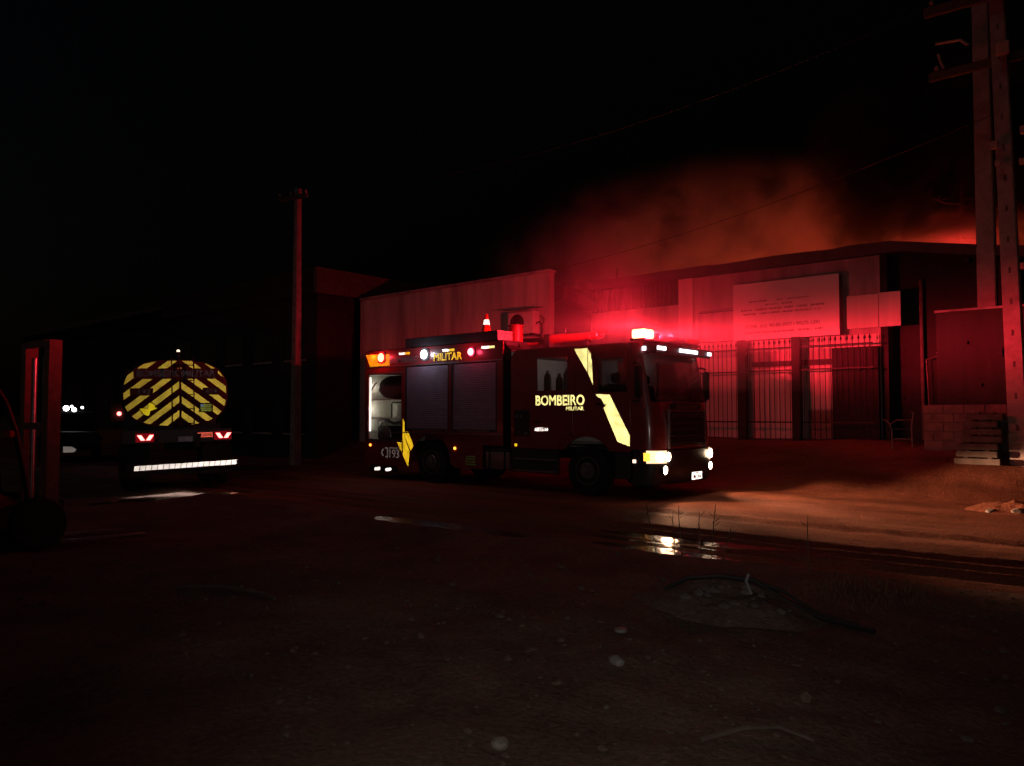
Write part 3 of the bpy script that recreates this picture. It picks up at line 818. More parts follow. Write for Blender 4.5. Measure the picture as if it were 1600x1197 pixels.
for (x_, y_, z_, p_, pk, up, dn, bk_) in ((8.40, 0.33, 3.52, 2600, 0.7, 0.50, 0.10, True), (8.74, 0.33, 3.31, 2700, 1.8, 0.018, 0.05, False), (8.48, 2.50, 3.30, 330, 1.5, 0.05, 0.55, False)):
    beam_profile(light('beacon_light', 'POINT', (x_, y_, z_), p_, (1.0, 0.020, 0.042), 0.07, T), fan_optic(pk, up, dn, bk_))
# mirrors
for s_, y_ in ((-1, 0.0), (1, 2.5)):
    ma = MB().path([(8.42, y_+s_*0.002, 2.72), (8.60, y_+s_*0.12, 2.74), (8.66, y_+s_*0.20, 2.70)], 0.02, 8).path([(8.42, y_+s_*0.002, 1.98), (8.60, y_+s_*0.12, 1.97), (8.66, y_+s_*0.20, 2.0)], 0.02, 8).build('mirror_arm', 'black_plastic', T)
    MB().box(8.60, 8.72, y_+s_*0.29, y_+s_*0.12, 2.02, 2.66).build('mirror', 'black_plastic', ma, bevel=0.03)
# perimeter flashers along the top of the body
def flasher(x, z, m, r, depth=0.05, outer='l_red_halo'):
    b0 = MB().box(x-r*1.35, x+r*1.35, -0.022, -0.002, z-r*1.2, z+r*1.2).build('flasher', 'black_plastic', T, bevel=0.006)
    MB().lathe([(r, -0.023), (r*0.92, -0.023-depth*0.7), (r*0.4, -0.023-depth), (0.01, -0.023-depth*1.05)], (x, 0, z), 'y', 20).build('flasher_lens', m, b0, smooth=True)
    MB().lathe([(r*1.45, -0.0225), (r*1.35, -0.034), (r*0.98, -0.036), (r*0.98, -0.0225)], (x, 0, z), 'y', 24).build('lens_halo', outer, b0, smooth=True)  # wide glowing ring stands in for the halo around the lamp
flasher(0.69, 3.21, 'l_red2', 0.115)
flasher(2.35, 3.21, 'l_white', 0.115, outer='l_white_halo')
flasher(3.97, 3.19, 'l_pink', 0.085, outer='l_pink_halo')
light('flasher_light', 'POINT', (0.69, -0.28, 3.22), 10, (1.0, 0.03, 0.05), 0.05, T)
light('flasher_light', 'POINT', (2.35, -0.28, 3.22), 7, (0.85, 0.85, 1.0), 0.05, T)
light('flasher_light', 'POINT', (3.97, -0.28, 3.20), 5, (1.0, 0.05, 0.12), 0.05, T)
for x_ in (0.24, 3.42):
    MB().lathe([(0.036, -0.001), (0.033, -0.022), (0.008, -0.028)], (x_, 0, 0.885), 'y', 14).build('amber_marker', 'l_amber', T, smooth=True)
# reflective strips above the shutters: white and orange halves
for x_ in (1.58, 3.19, 4.50):
    MB().box(x_-0.21, x_+0.02, -0.008, -0.001, 3.245, 3.305).build('reflective_strip', 'r_white', T)
    MB().box(x_+0.022, x_+0.20, -0.008, -0.001, 3.245, 3.305).build('reflective_strip', 'r_amber' if x_ < 2 else ('r_gold' if x_ < 4 else 'r_yellow'), T)
for x_ in (0.45, 0.90):
    MB().poly(arc(x_, 0.255, 0.042, 90, 270, 5) + arc(x_+0.16, 0.275, 0.042, -90, 90, 5), 0, 0.006, xz(-0.002)).build('lower_reflector', 'r_white', T)
MB().box(0.25, 1.3, 0.0, 0.03, 0.20, 0.355).build('under_run_guard', 'black_plastic', T)
D_ = xz(-0.007)
def decal(pts, m, name='reflective_panel'):
    return MB().poly(pts, 0, 0.004, D_).build(name, m, T)
decal([(0.02, 3.31), (0.60, 3.30), (0.80, 2.985), (0.20, 2.985)], 'r_amber')
decal([(0.615, 3.30), (0.99, 3.29), (1.0, 2.985), (0.815, 2.985)], 'r_amber')
decal([(1.527, 1.106), (1.534, 1.59), (1.60, 1.503), (1.605, 1.10), (1.80, 0.76), (1.747, 0.37), (1.55, 0.637)], 'r_gold')
decal([(1.62, 1.26), (1.739, 1.26), (1.945, 0.908), (1.842, 0.775), (1.625, 1.125)], 'r_gold')
decal([(1.315, 0.985), (1.491, 0.985), (1.494, 0.734)], 'r_gold')
D_ = xz(-0.018)
decal([(7.017, 3.03), (6.99, 3.09), (7.319, 3.09), (7.316, 2.583)], 'r_yellow')
decal([(7.336, 3.05), (7.404, 2.973), (7.403, 2.862), (7.427, 2.851), (7.454, 2.327), (7.334, 2.563)], 'r_yellow')
decal([(7.525, 2.125), (7.863, 2.106), (8.335, 1.28), (8.335, 1.06), (8.05, 1.15), (7.714, 1.835), (7.785, 1.894), (7.721, 1.924), (7.663, 2.024), (7.568, 2.065)], 'r_yellow')
letters('BOMBEIRO', 5.93, 7.24, 1.895, 2.12, xz(-0.018), 0.004, 0.022).build('cab_lettering', 'r_yellow', T)
letters('MILITAR', 6.76, 7.225, 1.79, 1.868, xz(-0.018), 0.004, 0.022).build('cab_lettering', 'r_yellow', T)
letters('ABTS-14', 5.90, 6.27, 1.335, 1.415, xz(-0.020), 0.004, 0.012).build('unit_number', 'r_white', T)
letters('BOMBEIRO', 1.02, 2.12, 3.04, 3.185, xz(-0.007), 0.004, 0.012).build('body_lettering', 'r_faint', T)
letters('MILITAR', 2.67, 3.65, 3.03, 3.215, xz(-0.007), 0.004, 0.02).build('body_lettering', 'r_gold', T)
letters('193', 1.02, 1.40, 0.57, 0.79, xz(-0.007), 0.004, 0.012).build('emergency_number', 'r_dim', T)
scribble([(1.02, 1.38)], 0.81, 0.845, xz(-0.007), 0.004, 0.016).build('emergency_number', 'r_dim', T)
decal([(0.86, 0.57), (0.98, 0.57), (0.98, 0.84), (0.86, 0.84), (0.86, 0.80), (0.94, 0.80), (0.94, 0.61), (0.86, 0.61)], 'r_dim', 'phone_symbol')
decal(arc(0.80, 0.70, 0.10, 90, 270, 8) + arc(0.80, 0.70, 0.05, 270, 90, 8), 'r_dim', 'phone_symbol')
for k in range(4):
    MB().box(3.78, 4.10, -0.007, -0.003, 0.50+k*0.062, 0.535+k*0.062).build('flag_stripe', 'r_flag', T)

# low beams: reflectors that put most light just under a sharp cut-off at lamp height
def low_beam(N, L, z, x):
    a = math_node(N, L, 'DIVIDE', 0.004, math_node(N, L, 'ADD', math_node(N, L, 'MULTIPLY', z, z), 0.004))
    mr = N.new('ShaderNodeMapRange'); mr.interpolation_type = 'SMOOTHSTEP'
    mr.inputs['From Min'].default_value = 0.03; mr.inputs['From Max'].default_value = -0.035
    mr.inputs['To Min'].default_value = 0.015; mr.inputs['To Max'].default_value = 1.0
    L.new(z, mr.inputs[0])
    return math_node(N, L, 'MULTIPLY', a, mr.outputs[0])
def fog_beam(N, L, z, x):
    # wide and short: lights only the first few metres of ground
    mr = N.new('ShaderNodeMapRange'); mr.interpolation_type = 'SMOOTHSTEP'
    mr.inputs['From Min'].default_value = -0.09; mr.inputs['From Max'].default_value = -0.20
    mr.inputs['To Min'].default_value = 0.03; mr.inputs['To Max'].default_value = 1.0
    L.new(z, mr.inputs[0])
    return math_node(N, L, 'MULTIPLY', math_node(N, L, 'DIVIDE', 0.03, math_node(N, L, 'ADD', math_node(N, L, 'MULTIPLY', z, z), 0.03)), mr.outputs[0])
for y_ in (0.30, 2.20):
    beam_profile(light('low_beam', 'SPOT', (9.04, y_, 0.86), 12500, (1.0, 0.48, 0.25), 0.06, T, (1.0, -0.05, -0.06), 84, 0.6), low_beam)
    beam_profile(light('fog_beam', 'SPOT', (9.04, 0.27 if y_ < 1 else 2.23, 0.60), 1000, (1.0, 0.48, 0.25), 0.05, T, (1.0, -0.30 if y_ < 1 else 0.02, -0.22), 104, 0.5), fog_beam)

# things carried in the open locker and on the roof
def world(x, y, z): return (-16.53 + x, 13.28 + y, z)
cs = MB()
cs.lathe([(0.05, 0.10), (0.28, 0.105), (0.33, 0.16), (0.34, 0.30), (0.33, 0.48), (0.28, 0.56), (0.05, 0.565)], (0, 0, 0.345), 'y', 22)
o = cs.build('equipment_case', 'equip', None, smooth=True); o.location = world(0.86, 0.06, 2.102); o.scale = (1.72, 1.0, 0.93)
tag(o, 'dark rounded equipment case on the upper shelf of the open locker', 'case')
o2 = MB().path([(-0.5, 0.05, 0.0), (-0.5, 0.02, 0.12), (-0.38, 0.02, 0.33), (-0.28, 0.02, 0.5)], 0.022, 8).build('strap', 'locker', o); 
cb = tag(empty('storage_cabinet', world(1.12, 0.40, 1.62)), 'pale metal box with dark tube frame on the middle locker shelf', 'box')
MB().box(-0.18, 0.32, -0.1, 0.3, 0.002, 0.36).build('box_body', 'locker', cb, bevel=0.01)
MB().path([(-0.24, -0.22, 0.0), (-0.24, -0.22, 0.36), (-0.20, -0.22, 0.40), (0.33, -0.22, 0.40)], 0.022, 8).build('tube_frame', 'black_plastic', cb)
pu = tag(empty('portable_pump', world(0.82, 0.38, 1.04)), 'dark portable pump on the floor of the open locker', 'pump')
MB().box(-0.48, 0.58, -0.24, 0.26, 0.0, 0.36).build('engine_block', 'black_plastic', pu, bevel=0.03)
MB().lathe([(0.12, -0.3), (0.14, -0.27), (0.14, -0.20), (0.05, -0.18)], (-0.05, 0, 0.2), 'y', 16).build('pump_casing', 'rim', pu, smooth=True)
MB().path([(-0.55, -0.1, 0.35), (-0.42, -0.15, 0.46), (-0.2, -0.15, 0.50), (0.05, -0.1, 0.42), (0.3, -0.1, 0.46), (0.52, -0.1, 0.38)], 0.04, 8).build('hose', 'rim', pu, smooth=True)
MB().tube((0.02, -0.28, 0.06), (0.02, -0.28, 0.18), 0.02).tube((0.12, -0.28, 0.06), (0.12, -0.28, 0.18), 0.02).build('valve', 'steel', pu)

cn = tag(empty('traffic_cone', world(4.06, 0.42, 3.657)), 'orange traffic cone with white collar standing on the fire engine roof locker', 'traffic cone')
MB().lathe([(0.125, 0.03), (0.118, 0.04), (0.030, 0.47), (0.022, 0.475)], (0, 0, 0), 'z', 20).build('cone_body', 'orange_cone', cn, smooth=True)
MB().box(-0.15, 0.15, -0.15, 0.15, 0.0, 0.032).build('cone_base', 'r_dim', cn, bevel=0.008)
MB().lathe([(0.0845, 0.21), (0.0590, 0.335), (0.0585, 0.335)], (0, 0, 0), 'z', 20).build('white_collar', 'r_white', cn, smooth=True)
for i, (x_, y_, h_, d_) in enumerate(((6.02, 0.30, 0.62, 'leftmost dark air cylinder behind the crew cab window'), (6.32, 0.34, 0.55, 'middle dark air cylinder behind the crew cab window'), (6.56, 0.30, 0.66, 'rightmost dark air cylinder behind the crew cab window'))):
    ac = tag(empty('air_cylinder', world(x_, y_, 2.02)), d_, 'air cylinder', 'air cylinders in the crew cab')
    MB().lathe([(0.03, -0.98), (0.085, -0.96), (0.085, h_-0.12), (0.06, h_-0.04), (0.025, h_-0.02), (0.025, h_)], (0, 0, 0), 'z', 16).build('bottle', 'equip' if i != 2 else 'rim', ac, smooth=True)
    MB().tube((-0.05, 0, h_+0.015), (0.05, 0, h_+0.015), 0.018).tube((0, 0, h_), (0, 0, h_+0.05), 0.02).build('valve', 'steel', ac)

# ------------------------------------------------------------------ water tanker seen from behind (local x = right, y = forward, z = up)
HD = math.atan2(0.416, -0.909)           # heading
K = tag(empty('tanker_truck', (-16.02, 7.88, H(-16.4, 8.1) + 0.0), HD - math.pi/2, 0, R(-1.4)), 'water tanker seen from behind with yellow chevrons and lit tail lamps', 'tanker truck')
def sup(n=56, a=1.04, b=0.715, e=2.7, cx=-0.02, cz=2.10):
    out = []
    for k in range(n):
        t = 2*math.pi*k/n
        c, s_ = math.cos(t), math.sin(t)
        out.append((cx + a*math.copysign(abs(c)**(2/e), c), cz + b*math.copysign(abs(s_)**(2/e), s_)))
    return out
E0 = sup()
kz = lambda y: (lambda u, v, w: (u, y - w, v))    # outline on the rear face, depth towards the viewer
m = MB(); n = len(E0); rows = []
for y, sc in ((0.0, 0.972), (0.015, 0.99), (0.06, 1.0), (5.6, 1.0), (5.75, 0.9)):
    rows += [(-0.02 + (u+0.02)*sc, y, 2.10 + (v-2.10)*sc) for u, v in E0]
m.raw(rows, [(a*n+k, a*n+(k+1) % n, (a+1)*n+(k+1) % n, (a+1)*n+k) for a in range(4) for k in range(n)] + [tuple(range(n)), tuple(range(5*n-1, 4*n-1, -1))])
tk = m.build('tank', 'tank_paint', K, smooth=True)
def clip(poly, a, b, c):
    """keep a*u + b*v <= c"""
    out = []
    for i in range(len(poly)):
        p, q = poly[i], poly[(i+1) % len(poly)]
        dp, dq = a*p[0]+b*p[1]-c, a*q[0]+b*q[1]-c
        if dp <= 0: out.append(p)
        if dp*dq < 0:
            t = dp/(dp-dq)
            out.append((p[0]+(q[0]-p[0])*t, p[1]+(q[1]-p[1])*t))
    return out
Ein = sup(64, 1.0, 0.69)
CX = 0.055; SL = 0.80; PER = 0.305
for sd in (-1, 1):
    for k in range(-7, 8):
        v0 = 2.36 + k*PER
        lo, hi = v0 - 0.145, v0
        p = [((u), v) for u, v in Ein]
        # half plane of this side
        p = clip(p, -sd, 0, -(CX + sd*0.012)*sd)
        if len(p) < 3: continue
        # band: lo <= v + SL*|u-CX| <= hi
        p = clip(p, SL*sd, 1, hi + SL*sd*CX)
        if len(p) < 3: continue
        p = clip(p, -SL*sd, -1, -(lo + SL*sd*CX))
        if len(p) < 3: continue
        ar = abs(sum(p[i][0]*p[(i+1) % len(p)][1]-p[(i+1) % len(p)][0]*p[i][1] for i in range(len(p))))/2
        if ar < 0.004: continue
        MB().poly(p, 0.002, 0.006, kz(0)).build('chevron_stripe', 'r_chev', tk)
for (u0, u1, z0, z1) in ((-0.83, 0.82, 2.40, 2.625), (-0.90, -0.46, 2.055, 2.21), (0.51, 0.85, 2.055, 2.21)):
    MB().poly([(u0, z0), (u1, z0), (u1, z1), (u0, z1)], 0.007, 0.010, kz(0)).build('lettering_band', 'band_dark', tk)
kt = lambda u, v, w: (u, -0.011 - w, v)
letters('BOMBEIROMILITAR', -0.77, 0.76, 2.45, 2.59, kt, 0.003, 0.012).build('lettering', 'r_faint', tk)
letters('193', -0.74, -0.52, 2.085, 2.185, kt, 0.003, 0.0).build('lettering', 'r_faint', tk)
letters('AT-9', 0.57, 0.79, 2.085, 2.185, kt, 0.003, 0.0).build('lettering', 'r_faint', tk)
MB().poly([(u*1.03 - (-0.55)*0.03, v*1.05 - 1.77*0.05) for u, v in [(-0.548, 1.85), (-0.542, 1.93), (-0.493, 1.915), (-0.43, 1.86), (-0.41, 1.805), (-0.365, 1.784), (-0.462, 1.74), (-0.50, 1.72), (-0.52, 1.62), (-0.573, 1.60), (-0.646, 1.65), (-0.70, 1.729), (-0.75, 1.79), (-0.603, 1.79), (-0.575, 1.775)]], 0.007, 0.010, kz(0)).build('emblem_backing', 'band_dark', tk)
MB().poly([(-0.542, 1.9), (-0.493, 1.893), (-0.443, 1.854), (-0.42, 1.799), (-0.385, 1.784), (-0.462, 1.753), (-0.518, 1.729), (-0.538, 1.644), (-0.573, 1.628), (-0.636, 1.659), (-0.686, 1.729), (-0.722, 1.783), (-0.603, 1.783), (-0.561, 1.768), (-0.548, 1.838)], 0.012, 0.016, kz(0)).build('emblem', 'r_emblem', tk)
MB().poly([(0.43, 1.68), (0.71, 1.68), (0.71, 1.88), (0.43, 1.88)], 0.007, 0.010, kz(0)).build('flag_backing', 'band_dark', tk)
for k in range(4):
    MB().poly([(0.463, 1.70+k*0.041), (0.681, 1.70+k*0.041), (0.681, 1.731+k*0.041), (0.463, 1.731+k*0.041)], 0.011, 0.014, kz(0)).build('flag_stripe', 'r_green', tk)
MB().poly([(0.463, 1.80), (0.53, 1.80), (0.53, 1.856), (0.463, 1.856)], 0.015, 0.018, kz(0)).build('flag_canton', 'r_blue', tk)
# ladder up the back
ld = MB()
for u in (-0.10, 0.33):
    ld.path([(u, -0.10, 1.30), (u, -0.11, 2.70), (u, -0.02, 2.86), (u, 0.25, 2.88)], 0.014, 6)
ladder = ld.build('ladder', 'black_plastic', K, smooth=True)
for z_ in (1.45, 1.76, 2.06, 2.36, 2.69):
    MB().tube((-0.10, -0.105, z_), (0.33, -0.105, z_), 0.011, n=6).build('rung', 'black_plastic', ladder)
MB().path([(0.055, -0.09, 1.38), (0.075, -0.09, 1.9), (0.06, -0.09, 2.5), (0.035, -0.04, 2.82)], 0.018, 6).build('drain_hose', 'black_plastic', K, smooth=True)
# chassis, lamps, bumper
MB().box(-0.46, -0.36, 0.0, 8.4, 0.95, 1.22).box(0.36, 0.46, 0.0, 8.4, 0.95, 1.22).box(-0.9, 0.9, 0.5, 0.8, 1.22, 1.42).box(-0.9, 0.9, 4.6, 4.9, 1.22, 1.42).build('chassis_frame', 'black_plastic', K)
MB().box(-1.05, 1.10, 0.04, 0.12, 1.05, 1.32).build('lamp_panel', 'dark_paint', K, bevel=0.01)
for u0 in (-0.70, 0.83):
    hs = MB().box(u0-0.10, u0+0.25, -0.02, 0.038, 1.08, 1.26).build('tail_lamp', 'l_tail_dim', K, bevel=0.01)  # red halo of the tail lamps put into a glowing housing
    for j, sl in ((0, 0.035), (0.165, -0.035)):
        u = u0 + j
        MB().poly([(u-0.035-sl, 1.225), (u+0.045-sl, 1.225), (u+0.045+sl, 1.115), (u-0.035+sl, 1.115)][::1], 0.022, 0.04, kz(0)).build('lamp_lens', 'l_tail', hs)
MB().poly([(0.40, 1.14), (0.705, 1.14), (0.705, 1.245), (0.40, 1.245)], -0.038, -0.030, kz(0)).build('red_reflector_plate', 'r_red', K)
struct(scribble([(0.42, 0.69)], 1.16, 1.225, lambda u, v, w: (u, 0.028 - w, v), 0.002, 0.04).build('reflector_pattern', 'band_dark', K), 'stuff')
MB().poly([(0.02, 1.06), (0.30, 1.06), (0.30, 1.17), (0.02, 1.17)], -0.038, -0.02, kz(0)).build('number_plate', 'r_faint', K)
bm_ = empty('bumper', (0.16, 0, 0.56), 0, 0, R(-1.3)); bm_.parent = K
MB().box(-1.10, 1.10, 0.005, 0.10, -0.09, 0.09).build('bumper_beam', 'black_plastic', bm_, bevel=0.01)
for k in range(18):
    u = -1.0 + 2.03*k/18
    MB().poly([(u, -0.055), (u+0.098, -0.055), (u+0.116, 0.045), (u+0.018, 0.045)], 0.002, 0.006, kz(0.004)).build('reflective_block', 'r_white', bm_)
MB().box(-1.0, -0.9, 0.10, 0.9, 0.50, 0.62).each('bumper_bracket', 'black_plastic', K)
MB().box(0.86, 0.96, 0.10, 0.9, 0.50, 0.62).each('bumper_bracket', 'black_plastic', K)
def kwheel(x, y):
    w0 = MB().lathe([(0.28, -0.14), (0.46, -0.14), (0.52, -0.09), (0.52, 0.09), (0.46, 0.14), (0.28, 0.14)], (x, y, 0.52), 'x', 26).build('wheel', 'rubber', K, smooth=True)
    MB().lathe([(0.29, -0.10), (0.2, -0.02), (0.1, 0.10), (0.02, 0.12)], (x, y, 0.52), 'x', 20).build('rim', 'rim', w0, smooth=True)
for y in (1.6, 2.75):
    for x in (-1.0, -0.68, 0.68, 1.0): kwheel(x, y)
for x in (-0.98, 0.98): kwheel(x, 6.9)
for x in (-0.85, 0.85):
    MB().box(x-0.30, x+0.30, 0.92, 0.94, 0.28, 0.95).build('mud_flap', 'rubber', K)
MB().poly([(6.15, 0.95), (8.5, 0.95), (8.5, 1.9), (8.3, 2.85), (6.4, 2.95), (6.15, 2.8)], -1.2, 1.2, lambda u, v, w: (w, u, v)).build('cab', 'dark_paint', K, bevel=0.05)
MB().box(-1.62, -1.22, 7.3, 7.36, 1.45, 2.1).build('mirror', 'black_plastic', K, bevel=0.02)
MB().tube((-1.22, 7.33, 1.9), (-1.3, 7.33, 1.9), 0.02).build('mirror_bracket', 'black_plastic', K)
MB().lathe([(0.06, 7.24), (0.055, 7.20), (0.01, 7.19)], (-1.36, 0, 1.70), 'y', 14).build('marker_lamp', 'l_tail', K)
MB().tube((0.04, 0.3, 2.83), (0.04, 0.3, 3.0), 0.02).box(-0.03, 0.11, 0.24, 0.36, 2.98, 3.0).build('beacon_post', 'black_plastic', K)
MB().lathe([(0.032, 2.999), (0.032, 3.035), (0.01, 3.05)], (0.04, 0.3, 0), 'z', 12).build('beacon_lamp', 'l_marker', K)
# light strip added under the bumper to draw the bright streak on the ground
MB().box(-0.88, 1.08, -0.02, 0.04, 0.375, 0.44).build('streak_light_housing', 'black_plastic', K)
m = MB(); m.raw([(-0.8, 0.05, 0.397), (1.0, 0.05, 0.397), (1.0, 0.09, 0.397), (-0.8, 0.09, 0.397)], [(0, 1, 2, 3)])
m.build('streak_light', 'l_strip', K)
wl_ = light('streak_light', 'AREA', (0.1, 0.01, 0.365), 5.0, (1.0, 0.92, 0.90), 0.1, K)
wl_.data.shape = 'RECTANGLE'; wl_.data.size = 2.0; wl_.data.size_y = 0.04; wl_.data.spread = R(60)

# ------------------------------------------------------------------ pickup facing us beyond the tanker
Pk = tag(empty('pickup_truck', (-29.4, 10.55, H(-29.4, 10.5)), R(70)), 'dark pickup with lit roof spotlights far beyond the forklift mast', 'pickup')
MB().poly([(-0.95, 0.45), (0.95, 0.45), (0.95, 0.95), (0.88, 1.08), (-0.88, 1.08), (-0.95, 0.95)], 0.0, 4.9, lambda u, v, w: (u, w, v)).build('body', 'dark_paint', Pk, bevel=0.03)
MB().hexa([(-0.9, 1.15, 1.082), (0.9, 1.15, 1.082), (0.9, 3.2, 1.082), (-0.9, 3.2, 1.082)], [(-0.72, 1.75, 1.78), (0.72, 1.75, 1.78), (0.72, 2.95, 1.78), (-0.72, 2.95, 1.78)]).build('cab', 'dark_paint', Pk, bevel=0.03)
MB().raw([(-0.78, 1.20, 1.15), (0.78, 1.20, 1.15), (0.66, 1.66, 1.70), (-0.66, 1.66, 1.70)], [(0, 1, 2, 3)]).build('windscreen', 'pane_dark', Pk)
MB().box(-0.96, 0.96, -0.10, -0.002, 0.42, 0.66).build('bumper', 'black_plastic', Pk, bevel=0.02)
for x in (-0.85, 0.85):
    MB().box(x-0.16, x+0.16, -0.02, 0.05, 0.76, 0.92).build('headlight', 'pane_dark', Pk, bevel=0.02)
    for y in (0.95, 4.0):
        MB().lathe([(0.2, -0.12), (0.34, -0.12), (0.38, -0.07), (0.38, 0.07), (0.34, 0.12), (0.2, 0.12)], (x, y, 0.38), 'x', 22).build('wheel', 'rubber', Pk, smooth=True)
MB().poly([(-0.21, 0.37), (0.12, 0.37), (0.20, 0.47), (0.05, 0.575), (-0.21, 0.575)], 0.0, 0.006, lambda u, v, w: (u, -0.103 - w, v)).build('license_plate', 'r_white', Pk)
MB().box(-0.5, 0.7, 1.95, 2.0, 1.79, 1.83).build('lamp_rail', 'black_plastic', Pk)
for (x, z, r) in ((-0.16, 1.93, 0.10), (0.02, 2.0, 0.045), (0.10, 1.88, 0.08), (0.36, 1.96, 0.045)):
    MB().lathe([(r, 1.90), (r, 1.96), (0.03, 1.99)], (x, 0, z), 'y', 16).build('spotlight', 'l_white', Pk)

# ------------------------------------------------------------------ forklift at the left edge (local x = right, y = forward)
ang = math.atan2(math.sin(R(40.4))*0 + 1, 0)
hd_cam = R(40)       # heading: 40 degrees right of the view direction
F = tag(empty('forklift', (-11.35, 3.62, H(-11.3, 3.6)), R(40.4) - hd_cam), 'dark forklift with raised mast and round-edged overhead guard', 'forklift')
for x in (-0.42, 0.42):
    mc = MB()
    mc.box(x-0.085, x+0.085, 0.0, 0.02, 0.10, 2.66).box(x-0.085, x-0.065, 0.02, 0.15, 0.10, 2.66).box(x+0.065, x+0.085, 0.02, 0.15, 0.10, 2.66)
    ch = mc.build('mast_channel', 'mast_steel', F)
    MB().box(x-0.062, x+0.062, 0.03, 0.12, 0.2, 2.58).build('inner_channel', 'black_plastic', ch)
for z in (0.35, 1.5, 2.58):
    MB().box(-0.334, 0.334, 0.0, 0.05, z, z+0.09).build('mast_crossbar', 'mast_steel', F)
MB().tube((0.20, 0.06, 0.2), (0.20, 0.06, 2.45), 0.03).tube((-0.20, 0.06, 0.2), (-0.20, 0.06, 2.45), 0.03).each('lift_cylinder', 'steel', F, smooth=True)
MB().path([(0.27, 0.10, 2.55), (0.29, 0.10, 2.3), (0.28, 0.10, 1.4), (0.25, 0.10, 0.6)], 0.014, 6).path([(0.24, 0.10, 2.5), (0.25, 0.10, 2.3), (0.23, 0.10, 1.2)], 0.012, 6).each('hydraulic_hose', 'cable', F, smooth=True)
MB().box(-0.50, 0.50, 0.17, 0.22, 0.12, 0.22).box(-0.50, 0.50, 0.17, 0.22, 0.50, 0.60).box(-0.3, -0.24, 0.17, 0.21, 0.22, 0.5).box(0.24, 0.3, 0.17, 0.21, 0.22, 0.5).build('carriage', 'iron', F)
for x in (-0.32, 0.32):
    MB().poly([(0.225, 0.60), (0.265, 0.60), (0.28, 0.06), (1.32, 0.035), (1.33, 0.022), (0.25, 0.015), (0.225, 0.05)], x-0.055, x+0.055, lambda u, v, w: (w, u, v)).build('fork', 'steel', F)
# machine body and guard behind the mast
MB().poly([(-0.25, 0.28), (-0.25, 0.62), (-0.55, 0.75), (-1.0, 0.72), (-1.0, 1.0), (-1.7, 1.05), (-2.05, 0.98), (-2.1, 0.4), (-1.95, 0.26)], -0.52, 0.52, lambda u, v, w: (w, u, v)).build('body', 'forklift_yellow', F, bevel=0.04)
MB().box(-0.30, 0.30, -1.45, -0.95, 1.05, 1.16).build('seat', 'black_plastic', F, bevel=0.04)
MB().box(-0.28, 0.28, -1.58, -1.46, 1.10, 1.62).build('seat_back', 'black_plastic', F, bevel=0.04)
MB().path([(0, -0.52, 0.72), (0, -0.62, 1.2)], 0.03).build('steering_column', 'black_plastic', F)
for x in (-0.50, 0.50):
    MB().path([(x, -0.18, 0.45), (x, -0.24, 0.9), (x, -0.36, 1.5), (x, -0.48, 1.86), (x, -0.58, 2.02), (x, -0.74, 2.10), (x, -1.2, 2.12), (x, -1.72, 2.10), (x, -1.84, 2.0), (x, -1.92, 1.5), (x, -1.96, 1.02)], 0.036, 10).build('guard_pillar', 'iron', F, smooth=True)
for k in range(7):
    y = -0.70 - k*0.16
    MB().tube((-0.48, y, 2.105), (0.48, y, 2.105), 0.016, n=6).build('guard_bar', 'iron', F)
for x in (-0.55, 0.55):
    MB().lathe([(0.16, -0.10), (0.30, -0.10), (0.33, -0.05), (0.33, 0.05), (0.30, 0.10), (0.16, 0.10)], (x, -0.1, 0.33), 'x', 24).build('wheel', 'rubber', F, smooth=True)
    MB().lathe([(0.14, -0.08), (0.14, 0.08), (0.24, 0.085), (0.24, 0.09), (0.02, 0.09)], (x, -1.75, 0.25), 'x', 20).build('wheel', 'rubber', F, smooth=True)
    MB().box(x-0.07, x+0.07, -0.46, -0.40, 1.42, 1.50).build('work_lamp', 'orange_cone', F, bevel=0.01)
MB().lathe([(0.035, 2.14), (0.04, 2.2), (0.035, 2.27), (0.01, 2.29)], (-0.3, -0.66, 0), 'z', 12).build('beacon', 'l_tail_dim', F, smooth=True)

# ------------------------------------------------------------------ warehouse on the raised bank, on fire inside
Wz = 0.75     # foot of the walls, a little under the soil
WH = tag(empty('warehouse', (0, 0, 0)), 'burning warehouse with pale facade, dark eaves and smoke behind its roof', 'warehouse')
# front wall in bays: pale rendered stretch, pilaster, shadowed left bay, dark right bay
MB().box(-10.44, -5.37, 20.5, 20.72, Wz, 5.82).build('facade_wall', 'wall_mid', WH)
MB().box(-10.89, -10.445, 20.38, 20.70, Wz, 5.76).build('pilaster', 'wall_pale', WH, bevel=0.012)
MB().box(-14.15, -10.895, 20.62, 20.80, Wz, 4.98).build('left_bay_wall', 'wall_mid', WH)
MB().box(-14.15, -10.895, 20.66, 20.78, 4.985, 5.84).build('left_bay_shade_band', 'fascia', WH)  # dark ribbed band stands in for the shadow under the eaves
for k in range(22):
    x = -14.12 + k*0.147
    MB().poly([(x, 20.655), (x+0.05, 20.60), (x+0.10, 20.60), (x+0.145, 20.655)], 4.99, 5.71, lambda u, v, w: (u, v, w)).build('shade_band_rib', 'fascia', WH)
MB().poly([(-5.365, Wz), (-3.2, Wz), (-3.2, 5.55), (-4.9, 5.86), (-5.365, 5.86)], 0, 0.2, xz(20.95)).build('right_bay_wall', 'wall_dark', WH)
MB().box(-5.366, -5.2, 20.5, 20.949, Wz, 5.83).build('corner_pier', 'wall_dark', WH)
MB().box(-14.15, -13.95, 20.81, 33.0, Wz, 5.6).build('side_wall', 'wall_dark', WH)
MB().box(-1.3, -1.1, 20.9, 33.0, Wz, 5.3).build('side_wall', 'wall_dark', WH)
MB().poly([(-3.195, Wz), (-1.05, Wz), (-1.05, 5.12), (-3.195, 5.53)], 0, 0.2, xz(21.0)).build('right_bay_wall', 'wall_dark', WH)
